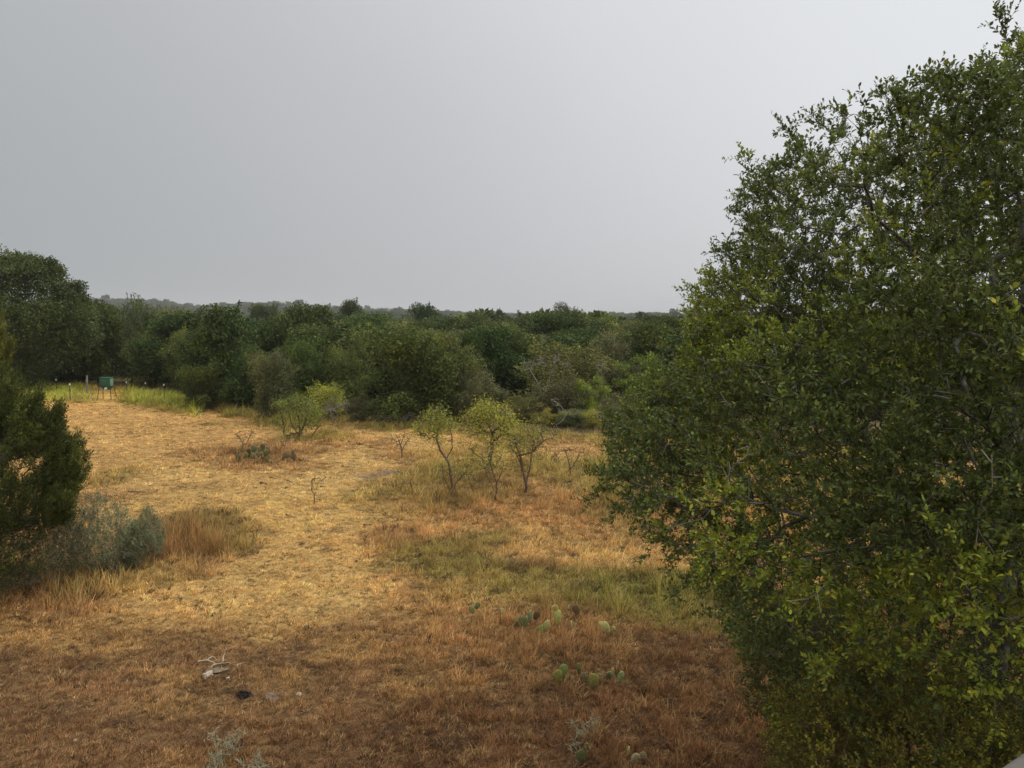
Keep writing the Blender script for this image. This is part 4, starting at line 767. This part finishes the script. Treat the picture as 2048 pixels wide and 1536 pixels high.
cactus('prickly pear with a tall pale yellow pad topped by a smaller one', (1112, 1262), [(1115, 1228, .27, .19, 4, 10, (.36, .40, .12), 0), (1110, 1211, .13, .13, -10, 0, PY, .03), (1094, 1246, .2, .22, 65, 20, (.36, .38, .14), -.1), (1084, 1256, .22, .22, -40, 10, (.20, .27, .08), -.15), (1118, 1252, .2, .14, 20, 20, PD, .1), (1143, 1245, .18, .08, 10, 60, (.35, .34, .14), 0)], 4)
cactus('dark green prickly pear left of the tall pale yellow pad', (1052, 1256), [(1047, 1238, .21, .2, -10, 0, (.12, .16, .06), 0), (1060, 1228, .24, .13, 6, 30, (.19, .22, .10), .05), (1033, 1243, .16, .12, -40, 10, PD, 0), (1073, 1226, .2, .16, 10, 0, (.16, .11, .06), .15)], 5)
cactus('single pale prickly pear pad tangled in grass at the left of the far cactus row', (1004, 1232), [(1003, 1222, .22, .13, 5, 20, (.28, .32, .15), 0), (993, 1228, .16, .12, -30, 0, PD, .05)], 6)
cactus('bright pale prickly pear pad leaning in tall olive grass, right of the far cactus row', (1213, 1268), [(1211, 1251, .27, .19, -25, 0, (.50, .50, .20), 0), (1226, 1256, .18, .13, 25, 30, (.34, .37, .13), .08), (1203, 1244, .15, .12, -10, 40, PY, .1)], 7)
cactus('withered brown prickly pear behind the far cactus row', (1160, 1232), [(1152, 1214, .22, .18, 0, 10, (.15, .10, .055), 0), (1172, 1222, .2, .17, 20, 0, (.12, .09, .05), .1), (1188, 1224, .2, .14, 40, 0, (.14, .10, .06), .1)], 8)
cactus('small green prickly pear half buried in the grass far left of the cactus rows', (950, 1226), [(944, 1215, .2, .14, -10, 0, (.22, .25, .09), 0), (955, 1206, .16, .12, 20, 0, (.17, .19, .06), .1)], 9)
cactus('dark prickly pear at the bottom edge of the field', (1168, 1530), [(1163, 1508, .2, .17, -5, 10, (.11, .13, .05), 0), (1176, 1490, .16, .06, 0, 70, PD, .05)], 10)
cactus('bleached prickly pear pads lying near the bottom edge', (1275, 1530), [(1270, 1512, .16, .13, 30, 10, (.38, .36, .20), 0), (1288, 1508, .14, .10, -30, 0, (.26, .22, .12), .05), (1257, 1498, .16, .06, 0, 50, PY, .1)], 11)
rp = np.random.default_rng(77); pl = []
for k in range(40):
    u = rp.uniform(); pl.append((472 + 75 * u + rp.normal(0, 3), 911 + rp.normal(0, 6) - 5 * math.sin(u * 3.1), .24, .18, rp.normal(0, 32), rp.uniform(-60, 60), tuple(np.array((.115, .11, .04)) * rp.uniform(.6, 1.5)), rp.normal(0, .6)))
pl += [(508, 893, .3, .3, 0, 0, (.16, .19, .10), 0), (525, 890, .32, .24, 5, 0, (.12, .13, .07), 0)]
cactus('large dark green prickly pear patch on the mound in the far field', (512, 922), pl, 12)
pl = [(577 + rp.normal(0, 9), 908 + rp.normal(0, 4), .28, .2, rp.normal(0, 30), rp.uniform(-60, 60), tuple(np.array((.13, .10, .05)) * rp.uniform(.6, 1.4)), rp.normal(0, .3)) for k in range(9)]
cactus('small brownish prickly pear patch just right of the large dark patch', (577, 920), pl, 13)

# pencil cactus: thin pale jointed sticks
def pencil_cactus(lab, base_px, hgt, n, seed, spread=.35, colr=((.30, .33, .24), (.42, .44, .34))):
    r = np.random.default_rng(seed); b = gp(*base_px); t = thing('pencil_cactus', b, lab, 'cactus'); A, B_, ra = [], [], []
    for s in range(n):
        p = b + np.array([r.normal(0, spread * .35), r.normal(0, spread * .3), 0]); d = nrm(np.array([r.normal(0, .35), r.normal(0, .3), 1.])); L = hgt * r.uniform(.6, 1); q = p + d * L; A.append(p); B_.append(q); ra.append(.0048)
        for k in range(16):
            u = r.uniform(.15, 1); o_ = p + d * L * u; e = nrm(np.array([r.normal(0, 1), r.normal(0, 1), r.uniform(.1, .9)])); l = r.uniform(.06, .2) * (1.15 - .6 * u); A.append(o_); B_.append(o_ + e * l); ra.append(.0036)
            for m in range(r.integers(0, 4)):
                o2 = o_ + e * l * r.uniform(.4, 1); e2 = nrm(e + r.normal(0, .9, 3)); A.append(o2); B_.append(o2 + e2 * r.uniform(.03, .09)); ra.append(.0035)
    V, Fc = tubes(np.array(A), np.array(B_), np.array(ra), np.array(ra) * .8, 5); relink('stems', mk_mesh('stems', V, Fc, smooth=True), M_PENC, t); return t
M_PENC = plain_mat('pale_stem', (.20, .19, .11), (.34, .32, .20), 20, .6, .1)
pencil_cactus('pale twiggy pencil cactus near the bottom edge, the tallest one', (455, 1530), .62, 4, 1)
pencil_cactus('pale twiggy pencil cactus right of the tallest one at the bottom edge', (535, 1560), .48, 3, 2)
pencil_cactus('small pale pencil cactus left of the tallest one, cut by the bottom edge', (395, 1568), .35, 3, 3)
pencil_cactus('faint pale pencil cactus among brown grass near the bottom middle', (1150, 1500), .35, 3, 4)
pencil_cactus('bare grey twig bush at the left edge below the dense dark bush', (12, 1190), .55, 3, 5, .5)
pencil_cactus('pale twigs poking out of the russet grass under the sage shrubs', (148, 1125), .6, 3, 6, .4)

# ------------------------------------------------------------------ stones, bones of wood and litter
def stone(lab, px, py, sx, sy, sz, colr, seed, name='stone', cat_='stone', rough=.35):
    r = np.random.default_rng(seed); import bmesh as bmm; bm = bmm.new(); bmm.ops.create_icosphere(bm, subdivisions=4, radius=1)
    co = np.array([v.co for v in bm.verts]); k = 1 + (vn3(co * 1.7 + seed * 3, seed) - .5) * rough * 2 + (vn3(co * 5 + seed, seed + 1) - .5) * rough
    for v, q, kk in zip(bm.verts, co, k): v.co = Vector((q[0] * sx * kk, q[1] * sy * kk, max(q[2], -.35) * sz * kk))
    me = bpy.data.meshes.new(name); bm.to_mesh(me); bm.free(); c = np.array(colr); o = link(name, me, plain_mat('rock_' + str(seed), tuple(c * .6), tuple((c * 1.2).clip(0, .9)), 18, .9, .8, .15)); b = gp(px, py); o.location = b + [0, 0, sz * .25]; o.rotation_euler = (0, 0, r.uniform(0, 3)); return tag(o, lab, cat_)
stone('white pitted limestone rock in the brown grass', 415, 1354, .095, .07, .06, (.46, .37, .27), 1)
stone('small white stone chip right of the pitted limestone rock', 456, 1358, .03, .025, .022, (.60, .49, .36), 2)
stone('flat dark grey slab just behind the white limestone rock', 430, 1344, .17, .10, .035, (.17, .13, .085), 3)
stone('charred black lump of stump in the brown foreground grass', 486, 1392, .11, .09, .055, (.020, .016, .014), 4, 'charred_stump', 'stump', .8)
stone('dull grey flat stone right of the charred black stump', 541, 1395, .12, .09, .03, (.16, .12, .09), 5)
stone('pinkish white shard of stone right of the grey flat stone', 598, 1389, .045, .03, .022, (.42, .31, .22), 6)
stone('tiny pale stone on the bare dirt left of the pale branches', 314, 1400, .04, .025, .012, (.60, .52, .38), 7)
stone('tiny cream stone at the bottom left edge', 150, 1482, .03, .02, .02, (.6, .52, .42), 8)
def stick(name, lab, paths, rr, mat, lift=.03, cat_='branch', seed=0):
    r = np.random.default_rng(seed); A, B_, ra, rb_ = [], [], [], []
    for pth in paths:
        P_ = []
        for q in pth: g = gp(q[0], q[1]); g[2] += lift + (q[2] if len(q) > 2 else 0); P_.append(g)
        Q = []
        for a_, b_ in zip(P_[:-1], P_[1:]):
            for s in range(4): Q.append(a_ + (b_ - a_) * s / 4 + r.normal(0, .006, 3))
        Q.append(P_[-1]); m = len(Q)
        for i in range(m - 1): A.append(Q[i]); B_.append(Q[i + 1]); ra.append(rr * (1 - .7 * i / m)); rb_.append(rr * (1 - .7 * (i + 1) / m))
    V, Fc = tubes(np.array(A), np.array(B_), np.array(ra), np.array(rb_), 6); o = link(name, mk_mesh(name, V, Fc, smooth=True), mat); c = Vector(V.mean(0)); o.data.transform(Matrix.Translation(-c)); o.location = c; return tag(o, lab, cat_)
stick('pale_branch', 'cream coloured forked dead branch lying behind the white limestone rock', [[(395, 1330), (415, 1326), (432, 1334), (445, 1332), (462, 1330)], [(446, 1332, .01), (447, 1326, .06), (451, 1322, .10)], [(412, 1327), (424, 1322, .03), (436, 1326)], [(432, 1334), (420, 1341)]], .013, M_DEAD, .05, seed=1)
stick('thin_branch', 'thin pale stick pointing right from the forked dead branch', [[(474, 1337), (488, 1333, .03)]], .008, M_DEAD, .04, seed=2)
stick('fallen_branch', 'long brown fallen branch in the russet grass at the lower left', [[(38, 1194), (62, 1189), (88, 1186), (105, 1188), (124, 1193)], [(70, 1188), (78, 1192), (90, 1195)]], .022, M_TWIG, .06, seed=3)
M_LOG = plain_mat('rotten_wood', (.07, .045, .025), (.14, .09, .05), 10, .9, .5)
for k, (a_, b_, c_, d_, lab) in enumerate([(520, 967, 535, 970, 'short dark log on the pale path, the left one of the mid field logs'), (540, 957, 552, 959, 'small dark clod of wood behind the short dark log'), (640, 974, 652, 976, 'small dark log just right of the tiny forked sapling'), (574, 963, 586, 967, 'thin dark stick between the two mid field logs'),
                                   (728, 1053, 744, 1052, 'ragged dark clump of rotten wood alone on the pale grass'), (355, 975, 374, 977, 'dark flat stick in the field left of the short dark log'), (365, 910, 390, 908, 'thin dark furrow stick in the upper left field'), (255, 985, 282, 986, 'thin brown stick on the reddish soil near the juniper'), (205, 817, 222, 818, 'dark twig on the field in front of the box feeder')]):
    stick('rotten_log', lab, [[(a_, b_), ((a_ + c_) / 2, (b_ + d_) / 2 - .5), (c_, d_)]], .03 if k in (0, 4) else .02, M_LOG, .035, 'log', 30 + k)

# ------------------------------------------------------------------ feeder, posts
def box(x0, x1, y0, y1, z0, z1):
    V = np.array([(x, y, z) for x in (x0, x1) for y in (y0, y1) for z in (z0, z1)], float); return V, np.array([(0, 1, 3, 2), (4, 6, 7, 5), (0, 4, 5, 1), (2, 3, 7, 6), (0, 2, 6, 4), (1, 5, 7, 3)])
def bevel(o, w=.01):
    m = o.modifiers.new('bevel', 'BEVEL'); m.width = w; m.segments = 2; return o
M_GRN = plain_mat('green_paint', (.022, .085, .045), (.032, .115, .06), 5, .5, .05); M_GRNL = plain_mat('lit_green_paint', (.15, .26, .18), (.2, .32, .22), 5, .6, .05); M_STEEL = plain_mat('dark_steel', (.02, .035, .025), (.04, .06, .045), 8, .6, .1)  # M_GRNL: paler copy of the bin green, light on the side face painted in
M_WHITE = plain_mat('white_paint', (.7, .7, .68), (.82, .82, .8), 20, .6, .05); M_GREYW = plain_mat('weathered_wood', (.16, .15, .14), (.26, .25, .23), 14, .9, .6)
D = 52.0; b0 = gp(213, 797); b0[1] = D; sc1 = D / F; fx = lambda px: (px - 213) * sc1
fz = lambda py: at(213, py, D)[2] - b0[2]
b0[0] = (213 - 1024) * sc1; b0[2] = gz(b0[0], D)
fd = thing('box_feeder', b0, 'green box feeder on splayed legs at the far edge of the field', 'feeder')
zt, zb = fz(756), fz(773); x0, x1 = fx(199.5), fx(220.5); dp = .24
def part(nm, geo, mat, parent, bw=.012): return bevel(link(nm, mk_mesh(nm, *geo), mat, parent), bw)
part('bin', box(x0, x1, -dp, dp, zb, zt), M_GRN, fd, .03)
part('lid', box(x0 - .03, x1 + .03, -dp - .03, dp + .03, zt + .002, zt + .05), M_GRN, fd)
part('lit_side', box(x1 + .003, x1 + .012, -dp + .03, dp - .03, zb + .03, zt - .03), M_GRNL, fd, .003)  # added thin sheet, its paler green paints the bin's lit side face
V = np.array([(x0 + .02, -dp + .02, zb), (x1 - .02, -dp + .02, zb), (x1 - .02, dp - .02, zb), (x0 + .02, dp - .02, zb), (-.12, -.12, zb - .2), (.12, -.12, zb - .2), (.12, .12, zb - .2), (-.12, .12, zb - .2)]); part('hopper', (V, np.array([(0, 1, 5, 4), (1, 2, 6, 5), (2, 3, 7, 6), (3, 0, 4, 7), (4, 5, 6, 7)])), M_GRN, fd, .002)
part('control_box', box(-.09, .05, -.30, -.20, zb - .17, zb - .05), M_WHITE, fd)
for sx in (-1, 1):
    for sy in (-1, 1):
        a_ = np.array([[(x0 if sx < 0 else x1), sy * dp * .9, zb + .12]]); e_ = np.array([[(x0 if sx < 0 else x1) + sx * .12, sy * (dp + .15), -.05]]); V, Fc = tubes(a_, e_, np.array([.022]), np.array([.022]), 8); link('leg', mk_mesh('leg', V, Fc, smooth=True), M_STEEL, fd)
def t_post(lab, px, ty, by, D, group=None):
    x = (px - 1024) / F * D; z = gz(x, D); H = at(px, ty, D)[2] - z; t = thing('fence_post', (x, D, z), lab, 'post', group)
    g1 = box(-.022, .022, -.004, .004, -.1, H - .12); g2 = box(-.004, .004, .005, .04, -.1, H - .12); V, Fc, _ = cat([g1, g2]); studs = [box(-.012, .012, -.016, -.005, z_, z_ + .02) for z_ in np.arange(.1, H - .15, .1)]; V, Fc, _ = cat([(V, Fc)] + studs)
    link('shaft', mk_mesh('shaft', V, Fc), M_STEEL, t); bevel(link('white_tip', mk_mesh('white_tip', *box(-.028, .028, -.02, .042, H - .118, H)), M_WHITE, t), .004)
t_post('steel fence post with white tip left of the feeder', 136, 767, 804, 50.5)
t_post('steel fence post with white tip at the far left in front of the glade', 109, 758, 780, 57)
t_post('steel fence post with white tip, the farther one right of the feeder', 288, 765, 786, 56.5)
t_post('steel fence post with white tip, the nearer one right of the feeder', 325, 768, 805, 50.2)
t_post('dim steel fence post against the dark trees right of the feeder', 250, 763, 786, 57)
x = (170 - 1024) / F * 54.5; wp = thing('wooden_post', (x, 54.5, gz(x, 54.5)), 'grey weathered wooden post left of the feeder, before the dark trees', 'post')
V, Fc = tubes(np.array([[0, 0, -.1]]), np.array([[.05, 0, at(170, 751, 54.5)[2] - gz(x, 54.5)]]), np.array([.075]), np.array([.06]), 12); link('shaft', mk_mesh('shaft', V, Fc, smooth=True), M_GREYW, wp)
bevel(link('bracket', mk_mesh('bracket', *box(.02, .14, -.16, -.075, .95, 1.1)), M_GREYW, wp), .01)
V, Fc = tubes(np.array([[(138 - 1024) / F * 60, 60, 0.]]), np.array([[(140 - 1024) / F * 60, 60, 1.3]]), np.array([.05]), np.array([.045]), 10)

# ------------------------------------------------------------------ the grey ledge of the stand we look out from
M_LEDGE = plain_mat('grey_ledge_paint', (.09, .08, .07), (.12, .105, .095), 30, .8, .1)
def onp(px, py, z): r = ray(px, py); return np.array([0, 0, CAM_H]) + r * ((z - CAM_H) / r[2])
zl = CAM_H - .30; p1, p2 = onp(1975, 1545, zl), onp(2062, 1486, zl); dirx = nrm(p2 - p1); ins = np.array([dirx[1], -dirx[0], 0]); L0 = p1 - dirx * .25
q = [L0, L0 + dirx * 1.6, L0 + dirx * 1.6 + ins * .12, L0 + ins * .12]
V = np.array([(a[0], a[1], zl - .05) for a in q] + [(a[0], a[1], zl) for a in q]); lg = bevel(link('ledge', mk_mesh('ledge', V, [(0, 3, 2, 1), (4, 5, 6, 7), (0, 1, 5, 4), (1, 2, 6, 5), (2, 3, 7, 6), (3, 0, 4, 7)]), M_LEDGE), .006)
tag(lg, 'grey painted ledge of the lookout stand at the bottom right corner', 'ledge')
